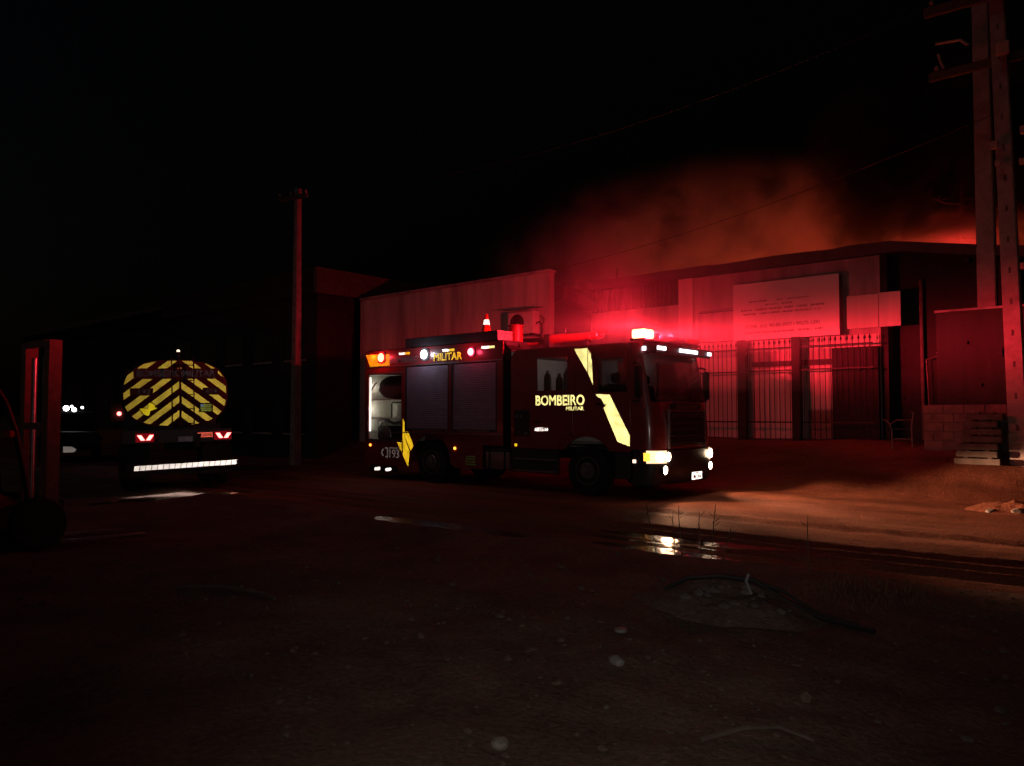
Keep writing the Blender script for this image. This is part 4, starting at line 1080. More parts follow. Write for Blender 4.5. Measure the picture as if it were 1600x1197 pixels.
MB().box(-13.94, -1.31, 32.8, 33.0, Wz, 5.2).build('rear_wall', 'wall_dark', WH)
# eaves beam with a ragged, heat-warped edge of roof sheets
fa = MB()
xs = np.arange(-14.3, -1.0, 0.16)
tops = 5.96 + 0.05*np.array([vnoise(np.array([x*1.7]), np.array([0.3]), 3)[0] for x in xs])
tops += np.where(xs > -5.0, -(xs+5.0)*0.19, 0.0)
for i in range(len(xs)-1):
    b0, b1 = min(5.67, float(tops[i])-0.28), min(5.67, float(tops[i+1])-0.28)
    fa.hexa([(xs[i], 20.16, b0), (xs[i+1], 20.16, b1), (xs[i+1], 20.9, b1+0.05), (xs[i], 20.9, b0+0.05)],
            [(xs[i], 20.10, float(tops[i])-0.05), (xs[i+1], 20.10, float(tops[i+1])-0.05), (xs[i+1], 20.9, float(tops[i+1])), (xs[i], 20.9, float(tops[i]))])
fa.build('eaves_fascia', 'fascia', WH)
# front slope of corrugated sheets still standing behind the eaves
for i in range(24):
    x0 = -14.2 + i*0.55
    if random.random() < 0.30 and 3 < i: continue
    up = random.uniform(0.9, 2.0) if i > 3 else 2.2
    t0 = 5.99 - max(0, (x0+5.5)*0.19)
    m = MB(); v = []; f = []
    nc = 12
    for r_ in (0, 1):
        for c in range(nc+1):
            v.append((x0 + 0.53*c/nc, 20.92 + r_*up*0.95, t0 - 0.26 + r_*up*0.10 + 0.025*math.sin(c/nc*math.pi*6)))
    f = [(c, c+1, nc+2+c, nc+1+c) for c in range(nc)]
    m.raw(v, f); m.build('roof_sheet', 'roof_sheet', WH)
for i in range(7):
    x0 = -13.6 + i*2.0
    MB().box(x0, x0+0.12, 20.85, 32.7, 5.30, 5.45).build('roof_truss', 'iron', WH)
# small debris standing on the eaves
for (x, h) in ((-8.1, 0.06), (-6.9, 0.05), (-5.9, 0.05), (-13.1, 0.35)):
    MB().tube((x, 20.5, 5.9), (x+0.02, 20.5, 6.0+h), 0.02, 0.012, 6).build('roof_bracket', 'iron', WH)
# openings behind the fence
MB().box(-10.16, -8.94, 20.46, 20.498, 1.0, 3.30).build('door_leaf', 'door_pale', WH)
MB().box(-8.62, -7.42, 20.46, 20.498, 1.0, 2.96).build('door_leaf', 'door_pale', WH)
MB().box(-7.16, -6.52, 20.46, 20.498, 1.85, 2.98).build('door_leaf', 'door_pale', WH)
MB().box(-8.66, -6.50, 20.40, 20.496, 3.0, 3.14).build('lintel', 'iron', WH)
MB().box(-6.50, -5.38, 20.30, 20.44, 0.9, 3.40).build('gate_panel', 'wall_dark', WH)
MB().box(-7.16, -6.52, 20.44, 20.497, 1.0, 1.80).build('lower_panel', 'wall_brick', WH)
# paler strip across the facade above the fence
MB().box(-10.43, -5.40, 20.47, 20.497, 3.42, 3.72).build('lower_band', 'door_pale', WH)
# door and wall hardware: bolts and pipe
dp = MB().path([(-10.22, 20.36, 3.72), (-10.22, 20.36, 4.62), (-10.18, 20.36, 4.66), (-9.1, 20.36, 4.68)], 0.014, 6).build('conduit', 'white_pipe', WH)
MB().path([(-4.52, 20.86, 1.0), (-4.52, 20.86, 5.02)], 0.045, 10).build('downpipe', 'concrete_dark', WH, smooth=True)
MB().path([(-4.40, 20.80, 3.05), (-4.05, 20.4, 3.1), (-3.98, 19.7, 3.12)], 0.012, 6).path([(-4.42, 20.78, 3.05), (-4.36, 20.78, 1.4)], 0.012, 6).each('thin_pipe', 'white_pipe', WH)

SB = tag(empty('signboard', (-7.63, 20.36, 3.72)), 'large pale signboard with faded dark print above the gate', 'signboard')
MB().box(-1.41, 1.41, -0.30, -0.27, 0.0, 1.55).build('sign_face', 'sign', SB)
MB().box(-1.40, 1.40, -0.268, 0.02, 0.01, 1.54).build('sign_box', 'iron', SB)
sf = lambda u, v, w: (u, -0.302 - w, v)
for z0, z1, ws, st in ((1.02, 1.06, [(-0.95, -0.45), (-0.20, 0.0), (0.10, 0.66)], 0.05),
                       (0.91, 0.95, [(-0.5, -0.12), (-0.05, 0.24)], 0.045),
                       (0.79, 0.84, [(-1.18, -0.86), (-0.78, -0.44), (-0.40, -0.05), (0.02, 0.26), (0.34, 0.62), (0.70, 1.05)], 0.05),
                       (0.68, 0.73, [(-1.12, -0.74), (-0.66, -0.10), (-0.04, 0.24), (0.30, 0.76), (0.80, 0.84), (0.88, 1.0)], 0.05),
                       (0.17, 0.22, [(-1.08, 0.26), (0.36, 0.74), (0.80, 1.02)], 0.05)):
    struct(scribble(ws, z0, z1, sf, 0.003, st).build('small_print', 'sign_ink', SB), 'stuff')
letters('FONE: (62) 98180-3977 / 99275-1291', -1.05, 0.92, 0.29, 0.41, sf, 0.003, 0.004).build('phone_line', 'sign_ink', SB)
SP = tag(empty('wall_panel', (-5.475, 20.30, 3.865)), 'plain pale board in two panels at the right of the signboard', 'board')
MB().box(-0.625, 0.12, -0.03, 0.02, 0.0, 0.83).build('panel', 'door_pale', SP, bevel=0.004)
MB().box(0.132, 0.625, -0.03, 0.02, 0.0, 0.845).build('panel', 'door_pale', SP, bevel=0.004)
MB().box(-0.6, 0.6, 0.022, 0.06, 0.1, 0.14).box(-0.6, 0.6, 0.022, 0.06, 0.65, 0.69).each('batten', 'iron', SP)
SQ = tag(empty('faded_banner', (-9.63, 20.34, 3.76)), 'faded plain banner panel left of the large signboard', 'banner')
MB().box(-0.56, 0.56, 0.0, 0.02, 0.0, 0.86).build('banner_sheet', 'wall_mid', SQ)
MB().box(-0.58, 0.58, -0.012, -0.001, 0.845, 0.87).box(-0.58, 0.58, -0.012, -0.001, -0.01, 0.012).each('banner_frame', 'iron', SQ)

# ------------------------------------------------------------------ spear-topped iron fence and gate posts
FE = tag(empty('iron_fence', (0, 20.0, 0)), 'dark iron fence with spear tops and square posts before the warehouse', 'fence')
for (x0, x1) in ((-8.88, -8.64), (-7.40, -7.18)):
    MB().box(x0, x1, -0.10, 0.10, 0.8, 3.72).build('gate_post', 'wall_dark', FE, bevel=0.01)
for (a, b) in ((-10.2, -8.885), (-8.635, -7.405), (-7.175, -5.42)):
    for z in (1.50, 2.86, 3.46):
        MB().box(a, b, -0.014, 0.014, z-0.018, z+0.018).build('rail', 'iron', FE)
    n = int(round((b-a)/0.135))
    for k in range(n):
        x = a + (b-a)*(k+0.5)/n + random.uniform(-0.006, 0.006)
        lean = random.uniform(-0.012, 0.012)
        zb = H(x, 20.0) - 0.05
        bar = MB().tube((x, 0, zb), (x+lean, 0, 3.58), 0.0105, n=6).build('bar', 'iron', FE)
        MB().lathe([(0.011, 3.565), (0.030, 3.60), (0.022, 3.635), (0.004, 3.69)], (x+lean, 0, 0), 'z', 6).build('spear_top', 'iron', FE)

# ------------------------------------------------------------------ rendered building behind the fire engine
LB = tag(empty('rendered_building', (0, 0, 0)), 'stained pale flat-roofed building behind the fire engine with an outdoor unit', 'building')
MB().box(-23.35, -14.25, 18.5, 18.75, -0.2, 6.06).build('front_wall', 'wall_pale', LB)
MB().box(-23.38, -14.22, 18.46, 18.80, 6.062, 6.14).build('coping', 'wall_mid', LB)
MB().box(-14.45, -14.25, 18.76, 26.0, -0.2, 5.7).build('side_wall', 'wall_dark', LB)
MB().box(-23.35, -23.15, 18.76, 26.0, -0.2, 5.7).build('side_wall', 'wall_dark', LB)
MB().box(-23.14, -14.46, 18.76, 26.0, 5.2, 5.4).build('roof', 'roof_sheet', LB)
MB().poly([(18.76, 5.72), (20.6, 5.28), (20.6, 5.10), (18.76, 5.2)], -14.24, -13.9, lambda u, v, w: (w, u, v)).build('gutter_board', 'fascia', LB)
AC = tag(empty('air_conditioner', (-15.06, 18.46, 4.13)), 'white split air conditioner outdoor unit under a dark hood on the wall', 'air conditioner')
MB().box(-0.52, 0.50, -0.36, -0.04, 0.05, 0.73).build('casing', 'ac_white', AC, bevel=0.015)
MB().lathe([(0.275, -0.361), (0.275, -0.372), (0.26, -0.372), (0.25, -0.363), (0.02, -0.362)], (-0.14, 0, 0.39), 'y', 28).build('fan_opening', 'black_plastic', AC, smooth=True)
gl = MB()
for r_ in (0.08, 0.14, 0.20, 0.255):
    gl.path([(-0.14 + r_*math.cos(a), -0.380, 0.39 + r_*math.sin(a)) for a in np.linspace(0, 2*math.pi, 25)], 0.004, 4)
for k in range(8):
    a = k*math.pi/4
    gl.tube((-0.14, -0.380, 0.39), (-0.14+0.265*math.cos(a), -0.380, 0.39+0.265*math.sin(a)), 0.004, n=4)
gl.build('fan_guard', 'iron', AC)
MB().box(-0.52, -0.46, -0.40, 0.03, -0.04, 0.045).box(0.40, 0.46, -0.40, 0.03, -0.04, 0.045).box(-0.6, 0.5, -0.34, -0.30, 0.0, 0.04).build('bracket', 'iron', AC)
MB().hexa([(-0.62, -0.48, 0.78), (0.60, -0.48, 0.78), (0.60, 0.03, 0.86), (-0.62, 0.03, 0.86)], [(-0.62, -0.48, 0.80), (0.60, -0.48, 0.80), (0.60, 0.03, 0.88), (-0.62, 0.03, 0.88)]).build('hood', 'iron', AC)
MB().path([(0.50, -0.2, 0.35), (0.60, -0.2, 0.40), (0.68, -0.15, 0.30), (0.66, -0.1, 0.10), (0.58, -0.05, -0.05), (0.52, 0.0, -0.3)], 0.028, 8).build('pipe', 'cable', AC, smooth=True)
MB().path([(0.60, -0.1, 0.60), (0.70, -0.08, 0.48), (0.66, -0.06, 0.34)], 0.022, 8).build('pipe', 'cable', AC, smooth=True)

# ------------------------------------------------------------------ buildings further down the street
B2 = tag(empty('corner_building', (0, 0, 0)), 'dark two-storey building with a pale end parapet down the street', 'building')
MB().box(-36.0, -24.0, 17.0, 28.0, -0.2, 6.2).build('wall', 'wall_dark', B2)
MB().box(-36.1, -24.02, 16.82, 28.1, 6.22, 7.16).build('parapet', 'wall_dark', B2)
MB().box(-24.0, -23.78, 16.82, 28.1, 6.22, 7.18).build('parapet_band', 'concrete_dark', B2)
for k in range(5):
    x0 = -34.8 + k*2.2
    for z0 in (1.0, 3.8):
        w_ = MB().box(x0, x0+1.3, 16.96, 16.998, z0, z0+1.2).build('window', 'pane_dark', B2)
        MB().box(x0-0.06, x0+1.36, 16.93, 16.958, z0-0.08, z0-0.01).build('sill', 'wall_mid', w_)
for k in range(3):
    y0 = 18.6 + k*2.8
    w_ = MB().box(-23.998, -23.96, y0, y0+1.2, 3.6, 4.8).build('window', 'pane_dark', B2)
B3 = tag(empty('far_shed', (0, 0, 0)), 'dark low shed beyond the tanker, farthest left', 'shed')
MB().box(-62.0, -40.0, 19.0, 34.0, -0.2, 7.2).build('wall', 'wall_dark', B3)
MB().poly([(18.4, 7.1), (26.5, 9.6), (34.6, 7.1), (34.6, 7.3), (26.5, 9.8), (18.4, 7.3)], -62.5, -39.5, lambda u, v, w: (w, u, v)).build('roof', 'roof_sheet', B3)
for k in range(4):
    MB().box(-58+k*4.6, -55.4+k*4.6, 18.94, 18.996, 0.2, 3.6).build('shutter_door', 'fascia', B3)

# ------------------------------------------------------------------ right edge: boundary wall, block plinth, slabs, poles
BW = tag(empty('boundary_wall', (0, 0, 0)), 'pale stained boundary wall behind the right utility pole', 'wall')
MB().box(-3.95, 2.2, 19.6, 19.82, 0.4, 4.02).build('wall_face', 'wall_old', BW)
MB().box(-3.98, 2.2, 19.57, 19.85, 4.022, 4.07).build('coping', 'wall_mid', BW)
for (x, z, s_) in ((-2.72, 3.05, 0.05), (-3.35, 3.3, 0.02), (-2.2, 3.35, 0.02), (-3.1, 2.35, 0.02)):
    MB().box(x-s_, x+s_, 19.55, 19.597, z-s_*1.7, z+s_*1.7).build('wall_bracket', 'iron', BW)
PLN = tag(empty('block_plinth', (0, 0, 0)), 'rough low block wall in front of the pale boundary wall', 'wall')
bw, bh = 0.40, 0.20
for r_ in range(7):
    z0 = 0.52 + r_*bh
    off = (r_ % 2)*bw/2
    x = -4.17
    xe = 1.8
    while x < xe:
        x1 = min(x + (bw - off if x == -4.17 and off else bw), xe)
        j = random.uniform(-0.012, 0.012)
        MB().box(x+0.006, x1-0.006, 19.20+j, 19.38+j, z0+0.006, z0+bh-0.006).build('block', 'wall_brick', PLN)
        x = x1
MB().box(-4.15, 1.78, 19.225, 19.37, 0.45, 1.90).build('mortar_core', 'concrete_dark', PLN)
nm = ['bottom', 'second', 'third', 'fourth', 'fifth', 'sixth', 'topmost']
zb = H(-3.0, 18.7)
for k in range(7):
    x0 = -3.42 + 0.06*k*0.5 + random.uniform(-0.05, 0.05); x1 = -2.60 + random.uniform(-0.06, 0.05)
    z0 = zb - 0.06 + k*0.155
    sl = MB().box(x0, x1, 18.50+random.uniform(-0.04, 0.04), 19.05+random.uniform(-0.03, 0.03), z0, z0+0.125).box(x0+0.15, x0+0.25, 18.6, 18.95, z0+0.126, z0+0.154).box(x1-0.25, x1-0.15, 18.6, 18.95, z0+0.126, z0+0.154).build('concrete_slab', 'concrete_dark', None, bevel=0.012)
    tag(sl, f'{nm[k]} grey slab of the stack beside the right utility pole', 'slab', 'slabs stacked by the pole')

def pole(name, base, top, w0, w1, label, arms, holes=True, zb=None):
    P = tag(empty(name, base), label, 'utility pole')
    b = Vector((0, 0, -0.4)); t = Vector(top) - Vector(base)
    v = []
    for p, w in ((b, w0), (t, w1)):
        for sx, sy in ((-1, -1), (1, -1), (1, 1), (-1, 1)):
            v.append((p.x + sx*w/2, p.y + sy*w*0.42, p.z))
    MB().hexa(v[:4], v[4:]).build('shaft', 'concrete', P, bevel=0.02)
    if holes:
        for k in range(14):
            q = 0.10 + k*0.062
            c = b.lerp(t, q); w = w0 + (w1-w0)*q
            MB().box(c.x-0.022, c.x+0.022, c.y-w*0.42-0.004, c.y-w*0.42+0.02, c.z-0.06, c.z+0.06).build('shaft_slot', 'concrete_dark', P)
    for (a0, a1, w, ht, dy) in arms:
        A = MB().hexa([(a0[0], dy-0.06, a0[1]), (a1[0], dy-0.06, a1[1]), (a1[0], dy+0.06, a1[1]), (a0[0], dy+0.06, a0[1])],
                      [(a0[0], dy-0.06, a0[1]+ht), (a1[0], dy-0.06, a1[1]+ht), (a1[0], dy+0.06, a1[1]+ht), (a0[0], dy+0.06, a0[1]+ht)]).build('crossarm', 'wood', P, bevel=0.008)
        for q in (0.05, 0.45, 0.95):
            x = a0[0] + (a1[0]-a0[0])*q; z = a0[1] + (a1[1]-a0[1])*q + ht
            MB().lathe([(0.02, z), (0.02, z+0.05), (0.055, z+0.06), (0.03, z+0.09), (0.05, z+0.10), (0.028, z+0.14), (0.01, z+0.16)], (x, dy, 0), 'z', 10).build('insulator', 'porcelain', A, smooth=True)
    return P
zp = H(-2.43, 19.0)
RP = pole('utility_pole', (-2.31, 18.88, zp), (-2.52, 18.92, 10.9), 0.34, 0.28, 'tall concrete utility pole with crossarms at the right edge, lit red',
     [((-1.55, 9.70), (1.6, 9.62), 0, 0.20, -0.24), ((-1.57, 8.42), (1.5, 8.42), 0, 0.18, 0.22)])
for (x, z, s_) in ((-0.28, 6.55, 0.07), (-0.22, 6.15, 0.05), (0.25, 6.75, 0.07), (0.20, 6.1, 0.05), (0.18, 3.95, 0.06), (-0.08, 8.55, 0.12)):
    MB().box(x-s_, x+s_, -0.34, -0.20, z-s_*1.1, z+s_*1.1).build('junction_box', 'porcelain', RP, bevel=0.01)
MB().path([(-1.4, 0.1, 9.2), (-0.9, 0.0, 9.1), (-0.75, -0.1, 8.9)], 0.03, 8).build('fuse_holder', 'porcelain', RP, smooth=True)
MB().path([(-1.35, 0.1, 8.95), (-1.3, 0.05, 8.75), (-1.25, 0.1, 8.6)], 0.03, 8).build('fuse_holder', 'porcelain', RP, smooth=True)
pole('utility_pole', (-3.02, 20.25, 1.0), (-3.02, 20.25, 11.2), 0.40, 0.32, 'second thicker concrete pole standing behind the pale boundary wall', [], holes=False)
zl = H(-22.2, 14.95)
pole('utility_pole', (-22.25, 14.95, zl), (-22.20, 14.90, 9.35), 0.32, 0.20, 'lone concrete utility pole with a crossarm behind the tanker',
     [((-0.95, 9.05-zl), (0.75, 8.90-zl), 0, 0.12, -0.16)])

def wire(a, b, sag, label, n=24, r=0.008):
    a, b = Vector(a), Vector(b)
    pts = [a.lerp(b, t) - Vector((0, 0, sag*4*t*(1-t))) for t in np.linspace(0, 1, n)]
    tag(MB().path(pts, r, 5).build('power_line', 'cable', None), label, 'cable', 'overhead power lines')
for i, (xa, xb) in enumerate(((-3.9, -23.1),)):
    wire((xa, 18.66, zp+9.9), (xb, 14.75, 9.2), 0.9, 'highest overhead wire between the crossarms of the two street poles')
wire((-2.56, 18.9, 8.1), (-23.0, 22.0, 6.9), 0.7, 'lone lower wire from the right pole to the parapet building', r=0.008)
wire((-0.95, 18.64, zp+9.9), (22.0, 19.0, 9.6), 0.5, 'overhead wire running off the right edge of the view')

# bare burnt tree against the fire glow
TR = tag(empty('bare_tree', (-4.25, 24.6, 1.0)), 'bare dark tree standing against the glow behind the roof', 'tree')
MB().path([(0, 0, 0), (0.02, 0, 3.0), (-0.02, 0, 5.2), (0.03, 0, 6.4), (0.02, 0, 7.2)], [0.16, 0.13, 0.11, 0.09, 0.04], 8).build('trunk', 'bark', TR, smooth=True)
br = MB()
random.seed(3)
for k in range(16):
    z = 5.3 + random.random()*1.7; a = random.uniform(0, 6.28); l = random.uniform(0.5, 1.3)
    p = Vector((0, 0, z)); d = Vector((math.cos(a), math.sin(a)*0.6, random.uniform(-0.25, 0.6))).normalized()
    q = p + d*l*0.5; e = q + (d + Vector((random.uniform(-.5, .5), 0, random.uniform(-.1, .6)))).normalized()*l*0.5
    br.path([p, q, e], [0.045, 0.028, 0.008], 5)
    for j in range(3):
        t = q.lerp(e, random.random())
        br.path([t, t + Vector((random.uniform(-.35, .35), random.uniform(-.2, .2), random.uniform(-.1, .35)))], [0.014, 0.004], 4)
br.build('crown', 'bark', TR)

# metal chair frame on the bank
CH = tag(empty('metal_chair', (-4.68, 19.45, H(-4.68, 19.3) - 0.02), R(14)), 'thin white tube-frame chair standing on the dark bank', 'chair')
zo = 0.0
for y in (-0.2, 0.2):
    MB().path([(-0.20, y, 0), (-0.21, y, 0.46), (-0.24, y, 0.56), (-0.33, y, 0.66), (-0.42, y, 0.66)], 0.016, 8).build('front_leg', 'white_pipe', CH, smooth=True)
    MB().path([(0.22, y, 0), (0.20, y, 0.46), (0.24, y, 0.84)], 0.016, 8).build('rear_leg', 'white_pipe', CH, smooth=True)
    MB().tube((-0.2, y, 0.22), (0.21, y, 0.22), 0.012).build('stretcher', 'white_pipe', CH)
    MB().path([(-0.24, y, 0.56), (-0.10, y, 0.66), (0.21, y, 0.66)], 0.014, 8).build('arm_rest', 'white_pipe', CH, smooth=True)
MB().box(-0.22, 0.21, -0.19, 0.19, 0.44, 0.465).build('seat', 'black_plastic', CH, bevel=0.008)
MB().box(0.205, 0.235, -0.19, 0.19, 0.55, 0.83).build('backrest', 'black_plastic', CH, bevel=0.008)

# ------------------------------------------------------------------ foreground: heap, hose ends, stones, litter, weeds
def heap(name, cx, cy, rx, ry, hh, m, label, seed, cat='heap'):
    nx, ny = 46, 34
    X, Y = np.meshgrid(np.linspace(-1, 1, nx), np.linspace(-1, 1, ny))
    ang_ = np.arctan2(Y, X); rad = np.sqrt(X**2+Y**2)*(1+0.25*fbm(np.cos(ang_)*1.5+5, np.sin(ang_)*1.5, 2, seed))
    z = hh*np.clip(1-rad**1.7, -0.3, 1) + hh*0.9*fbm(X*3+seed, Y*3, 4, seed)*np.clip(1-rad, 0, 1) + 0.02*fbm(X*14, Y*14, 2, seed+3)
    WX, WY = cx + X*rx, cy + Y*ry
    Zw = height(WX, WY) + z - 0.015
    v = np.stack([WX.ravel(), WY.ravel(), Zw.ravel()], 1)
    i = np.arange(nx*ny).reshape(ny, nx)
    q = np.stack([i[:-1,:-1].ravel(), i[:-1,1:].ravel(), i[1:,1:].ravel(), i[1:,:-1].ravel()], 1)
    me = bpy.data.meshes.new(name); me.from_pydata(v.tolist(), [], q.tolist())
    for p in me.polygons: p.use_smooth = True
    me.materials.append(M[m] if isinstance(m, str) else m)
    o = bpy.data.objects.new(name, me); C.objects.link(o)
    return tag(o, label, cat)
heap('rubble_heap', -2.95, 6.35, 0.95, 0.6, 0.22, M['soil'], 'low heap of dirt and rubble beside the road in the foreground', 31)
heap('dirt_heap', -2.05, 15.9, 0.85, 0.55, 0.22, M['road'], 'small lit dirt heap on the far side of the road', 37)
hz = lambda x, y, d=0.0: (x, y, H(x, y) + d)
tag(MB().path([hz(-3.45, 6.15, .10), hz(-3.25, 6.2, .24), hz(-3.0, 6.3, .28), hz(-2.75, 6.45, .24), hz(-2.5, 6.5, .12), hz(-2.2, 6.45, .05), hz(-1.75, 6.35, .02)], 0.022, 8).build('bent_cable', 'cable', None, smooth=True), 'thick black cable arching over the rubble heap', 'cable')
tag(MB().path([hz(-2.85, 6.55, .24), hz(-2.55, 6.62, .16), hz(-2.25, 6.55, .06), hz(-1.9, 6.5, .02)], 0.014, 8).build('bent_cable', 'cable', None, smooth=True), 'thinner black cable lying behind the arched one on the heap', 'cable')
tag(MB().path([hz(-2.72, 6.28, .34), hz(-2.735, 6.26, .28), hz(-2.70, 6.24, .22), hz(-2.68, 6.24, .18)], 0.015, 8).build('pale_strap', 'litter', None, smooth=True), 'short pale strap hanging over the cable on the heap', 'strap')
tag(MB().path([hz(-1.9, 3.75, .01), hz(-1.75, 3.95, .03), hz(-1.62, 4.1, .03), hz(-1.45, 4.15, .01)], 0.013, 6).build('bent_stick', 'wood', None, smooth=True), 'dark bent stick lying in the right foreground dirt', 'stick')
tag(MB().path([hz(-7.3, 3.6, .01), hz(-6.9, 3.85, .03), hz(-6.4, 3.95, .02), hz(-6.1, 3.9, .01)], 0.016, 6).build('bent_stick', 'wood', None, smooth=True), 'dark stick lying in the left foreground dirt', 'stick')

def rock(name, x, y, r, m, label, cat, group, seed, flat=0.6):
    rg = random.Random(seed)
    bm = bmesh.new(); bmesh.ops.create_icosphere(bm, subdivisions=2, radius=1)
    ax = [rg.uniform(0.7, 1.25) for _ in range(3)]
    for v in bm.verts:
        k = 1 + 0.30*(float(vnoise(np.array([v.co.x*1.7+seed]), np.array([v.co.y*1.7+v.co.z*2.1]), seed)[0]) - 0.5)
        v.co = Vector((v.co.x*ax[0], v.co.y*ax[1], v.co.z*ax[2]*flat))*k*r
    me = bpy.data.meshes.new(name); bm.to_mesh(me); bm.free()
    me.materials.append(M[m])
    o = bpy.data.objects.new(name, me); C.objects.link(o)
    o.location = (x, y, H(x, y) + r*flat*0.35); o.rotation_euler = (0, 0, rg.uniform(0, 6))
    return tag(o, label, cat, group)
rock('stone', -2.87, 4.46, 0.055, 'litter', 'whitest stone in the foreground, below the heap', 'stone', 'foreground stones', 1)
rock('stone', -3.24, 5.10, 0.045, 'litter', 'pale stone just left of the rubble heap', 'stone', 'foreground stones', 2)
rock('stone', -2.70, 3.07, 0.06, 'stone', 'pale flat stone near the bottom edge of the view', 'stone', 'foreground stones', 3)
rock('stone', -1.95, 15.55, 0.16, 'stone', 'largest stone at the foot of the lit dirt heap', 'stone', 'stones by the dirt heap', 4)
rock('stone', -2.35, 15.5, 0.09, 'litter', 'small bright stone left of the lit dirt heap', 'stone', 'stones by the dirt heap', 5)
rock('stone', -1.72, 15.75, 0.13, 'clod', 'dark clod at the right of the lit dirt heap', 'stone', 'stones by the dirt heap', 6)
def scatter(name, spots, m, label):
    mb = MB()
    gz = height([q[0] for q in spots], [q[1] for q in spots]).tolist()
    for (x, y, r, dz, sd), g0 in zip(spots, gz):
        rg = random.Random(sd)
        bm = bmesh.new(); bmesh.ops.create_icosphere(bm, subdivisions=1, radius=1)
        ax = (rg.uniform(0.7, 1.4)*r, rg.uniform(0.7, 1.3)*r, rg.uniform(0.45, 0.8)*r)
        z = g0 + dz + ax[2]*0.3
        bm.verts.ensure_lookup_table()
        mb.raw([(x + v.co.x*ax[0]*rg.uniform(.8, 1.2), y + v.co.y*ax[1]*rg.uniform(.8, 1.2), z + v.co.z*ax[2]*rg.uniform(.8, 1.2)) for v in bm.verts], [tuple(v.index for v in f.verts) for f in bm.faces])
        bm.free()
    struct(tag(mb.build(name, m, None), label, 'gravel'), 'stuff')
sp_ = []
for i in range(1500):
    x = random.uniform(-9.5, 0.6); y = random.uniform(2.3, 8.2)
    sp_.append((x, y, min(0.045, 0.006 + random.expovariate(130)), 0.0, i))
scatter('gravel', sp_[:1400], 'clod', 'small clods and gravel scattered on the foreground dirt')
scatter('pale_gravel', sp_[1400:], 'concrete_dark', 'scattered grey bits of gravel on the foreground dirt')
sp_ = []
for i in range(90):
    x = random.gauss(-2.9, 0.35); y = random.gauss(6.35, 0.26)
    sp_.append((x, y, random.uniform(0.012, 0.05), 0.20*max(0.0, 1-(((x+2.95)/0.8)**2+((y-6.35)/0.55)**2)), 900+i))
scatter('rubble_bits', sp_, 'concrete_dark', 'broken bits of rubble covering the low grey heap')
wl = ['leftmost', 'second from left', 'third from left', 'fourth from left', 'fifth from left', 'sixth from left', 'rightmost']
for i, (x, y, h_, dx) in enumerate(((-4.85, 8.45, 0.62, -0.14), (-4.62, 8.5, 0.55, -0.03), (-4.45, 8.35, 0.62, -0.04), (-4.22, 8.4, 0.55, -0.03), (-4.05, 8.3, 0.66, 0.06), (-3.95, 8.4, 0.4, 0.1), (-2.92, 8.25, 0.62, 0.0))):
    Wd = tag(empty('weed_stalk', hz(x, y, -0.01)), f'thin dry weed stalk at the road edge, {wl[i]} of the row', 'weed', 'weeds along the near road edge')
    MB().path([(0, 0, 0), (dx*0.4, 0.01, h_*0.4), (dx*0.8, 0.0, h_*0.75), (dx, 0.02, h_)], [0.007, 0.006, 0.005, 0.003], 5).build('stem', 'stalk', Wd)
    lf = MB()
    for j in range(7):
        t = random.uniform(0.05, 0.9); a = random.uniform(0, 6.28); l = random.uniform(0.06, 0.16)
        p = Vector((dx*t, 0, h_*t)); e = p + Vector((math.cos(a)*l*0.7, math.sin(a)*l*0.4, l*0.6))
        lf.raw([p, p.lerp(e, 0.5) + Vector((0.006, 0, 0)), e, p.lerp(e, 0.5) - Vector((0.006, 0, 0))], [(0, 1, 2, 3)])
    struct(lf.build('leaf_blades', 'stalk', Wd), 'stuff')
# short dry grass along the shoulder
gm = MB()
ga = rng.uniform(-9, 0.5, 2600)
gb = 7.9 + rng.normal(0, 0.5, 2600) - 0.4*fbm(ga*0.22, ga*0 + 3.3, 3, 5)
keep = (gb < 8.7) & (fbm(ga*0.9, gb*0.9, 2, 77) > 0.04)
ga, gb = ga[keep], gb[keep]
for x, y, z in zip(ga.tolist(), gb.tolist(), height(ga, gb).tolist()):
    l = random.uniform(0.03, 0.13); a = random.uniform(0, 6.28)
    e = Vector((x + math.cos(a)*l*0.5, y + math.sin(a)*l*0.5, z + l))
    gm.raw([(x-0.003, y, z-0.01), (x+0.003, y, z-0.01), e], [(0, 1, 2)])
struct(tag(gm.build('dry_grass', 'stalk', None), 'short dry grass tufts along the near road shoulder', 'grass'), 'stuff')

# ------------------------------------------------------------------ fire and smoke behind the warehouse front
FI = tag(empty('fire', (-7.0, 26.0, 1.0)), 'flames burning inside the warehouse behind its front wall', 'fire')
random.seed(21)
for i in range(16):
    x = random.uniform(-5.5, 3.6); y = random.uniform(-2.0, 4.0); h_ = random.uniform(1.6, 3.6)
    ph = random.uniform(0, 6)
    MB().path([(x, y, 0), (x+0.10*math.sin(ph), y, h_*0.3), (x+0.22*math.sin(ph+1.2), y+0.05, h_*0.65), (x+0.15*math.sin(ph+2.6), y, h_)], [0.35, 0.42, 0.24, 0.01], 8).build('flame', 'flame', FI, smooth=True)
for (x, y, z, p) in ((-12.8, 25.6, 5.2, 170), (-9.4, 24.8, 5.3, 200), (-6.6, 24.2, 5.4, 190), (-4.1, 23.7, 6.05, 120)):
    light('fire_light', 'POINT', (x, y, z), p, (1.0, 0.029, 0.028), 0.4)

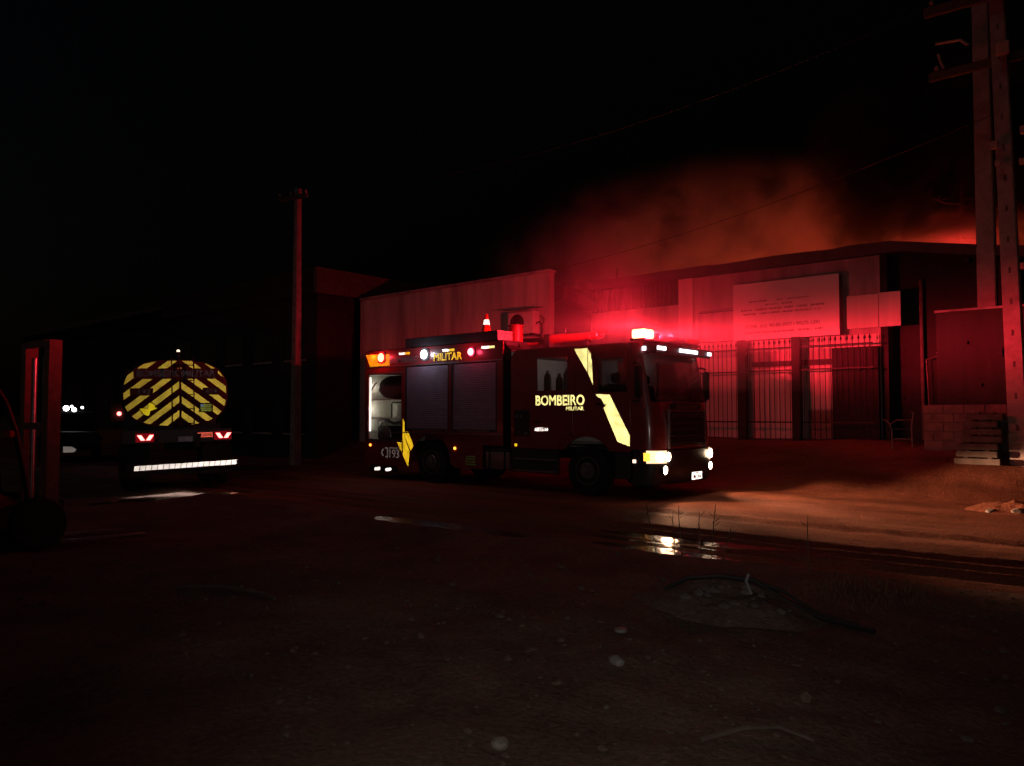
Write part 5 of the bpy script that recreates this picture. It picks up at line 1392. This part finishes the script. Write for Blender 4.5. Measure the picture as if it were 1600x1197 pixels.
def smoke(name, x0, x1, y0, y1, z0, z1, dens, col, absorb, label, scale, lo, hi, cen, rad, seed):
    m = bpy.data.materials.new(name)
    N, L = nodes_of(m)
    N.remove(N['Principled BSDF'])
    pv = N.new('ShaderNodeVolumePrincipled')
    pv.inputs['Color'].default_value = (*col, 1)
    pv.inputs['Anisotropy'].default_value = 0.25
    pv.inputs['Absorption Color'].default_value = (*absorb, 1)
    tc = N.new('ShaderNodeTexCoord')
    mp = N.new('ShaderNodeMapping'); mp.inputs['Location'].default_value = (seed, seed*0.7, 0); mp.inputs['Scale'].default_value = (1, 1, 1.15)
    L.new(tc.outputs['Object'], mp.inputs[0])
    no = N.new('ShaderNodeTexNoise'); no.inputs['Scale'].default_value = scale; no.inputs['Detail'].default_value = 5; no.inputs['Roughness'].default_value = 0.6; no.inputs['Distortion'].default_value = 0.6
    L.new(mp.outputs[0], no.inputs['Vector'])
    mr = N.new('ShaderNodeMapRange'); mr.interpolation_type = 'SMOOTHSTEP'
    mr.inputs['From Min'].default_value = lo; mr.inputs['From Max'].default_value = hi
    L.new(no.outputs['Fac'], mr.inputs[0])
    # soft ellipsoidal limit of the plume
    sb = N.new('ShaderNodeVectorMath'); sb.operation = 'SUBTRACT'; sb.inputs[1].default_value = cen
    L.new(tc.outputs['Object'], sb.inputs[0])
    dv = N.new('ShaderNodeVectorMath'); dv.operation = 'DIVIDE'; dv.inputs[1].default_value = rad
    L.new(sb.outputs[0], dv.inputs[0])
    ln = N.new('ShaderNodeVectorMath'); ln.operation = 'LENGTH'
    L.new(dv.outputs[0], ln.inputs[0])
    fo = N.new('ShaderNodeMapRange'); fo.interpolation_type = 'SMOOTHSTEP'
    fo.inputs['From Min'].default_value = 1.0; fo.inputs['From Max'].default_value = 0.35
    L.new(ln.outputs['Value'], fo.inputs[0])
    ml = math_node(N, L, 'MULTIPLY', mr.outputs[0], fo.outputs[0])
    ml = math_node(N, L, 'MULTIPLY', ml, dens)
    L.new(ml, pv.inputs['Density'])
    L.new(pv.outputs[0], N['Material Output'].inputs['Volume'])
    o = MB().box(x0, x1, y0, y1, z0, z1).build(name, m)
    return struct(tag(o, label, 'smoke'), 'stuff')
smoke('smoke_plume', -24, -2.8, 21.4, 31, 5.5, 12.5, 0.62, (0.55, 0.5, 0.48), (0.1, 0.08, 0.08), 'smoke drifting up from the warehouse roof, lit orange from below', 0.50, 0.42, 0.64, (-13.4, 26.0, 6.3), (10.5, 7, 4.8), 3.0)
smoke('low_smoke', -6.4, -1.8, 22.2, 24.8, 5.6, 7.6, 1.3, (0.5, 0.45, 0.42), (0.1, 0.08, 0.08), 'low glowing smoke pouring over the right roof edge', 0.8, 0.25, 0.6, (-3.9, 23.4, 6.3), (2.4, 1.4, 1.1), 5.0)
smoke('black_smoke', -7.6, 1.4, 21.3, 22.9, 6.35, 13, 4.0, (0.035, 0.03, 0.03), (0.02, 0.02, 0.02), 'thick black smoke rolling above the right end of the roof', 0.9, 0.42, 0.52, (-4.4, 22.1, 8.6), (4.0, 1.5, 3.0), 8.0)
smoke('beacon_halo_smoke', -13.5, -4.0, 12.0, 20.05, 2.2, 7.4, 0.050, (0.8, 0.76, 0.76), (0.4, 0.35, 0.35), 'thin smoke added around the light bar of the fire engine to give it a red halo', 0.5, 0.15, 0.75, (-8.1, 15.0, 3.7), (4.8, 5.0, 3.4), 1.0)  # volume added so the beacon gets a bloom-like glow
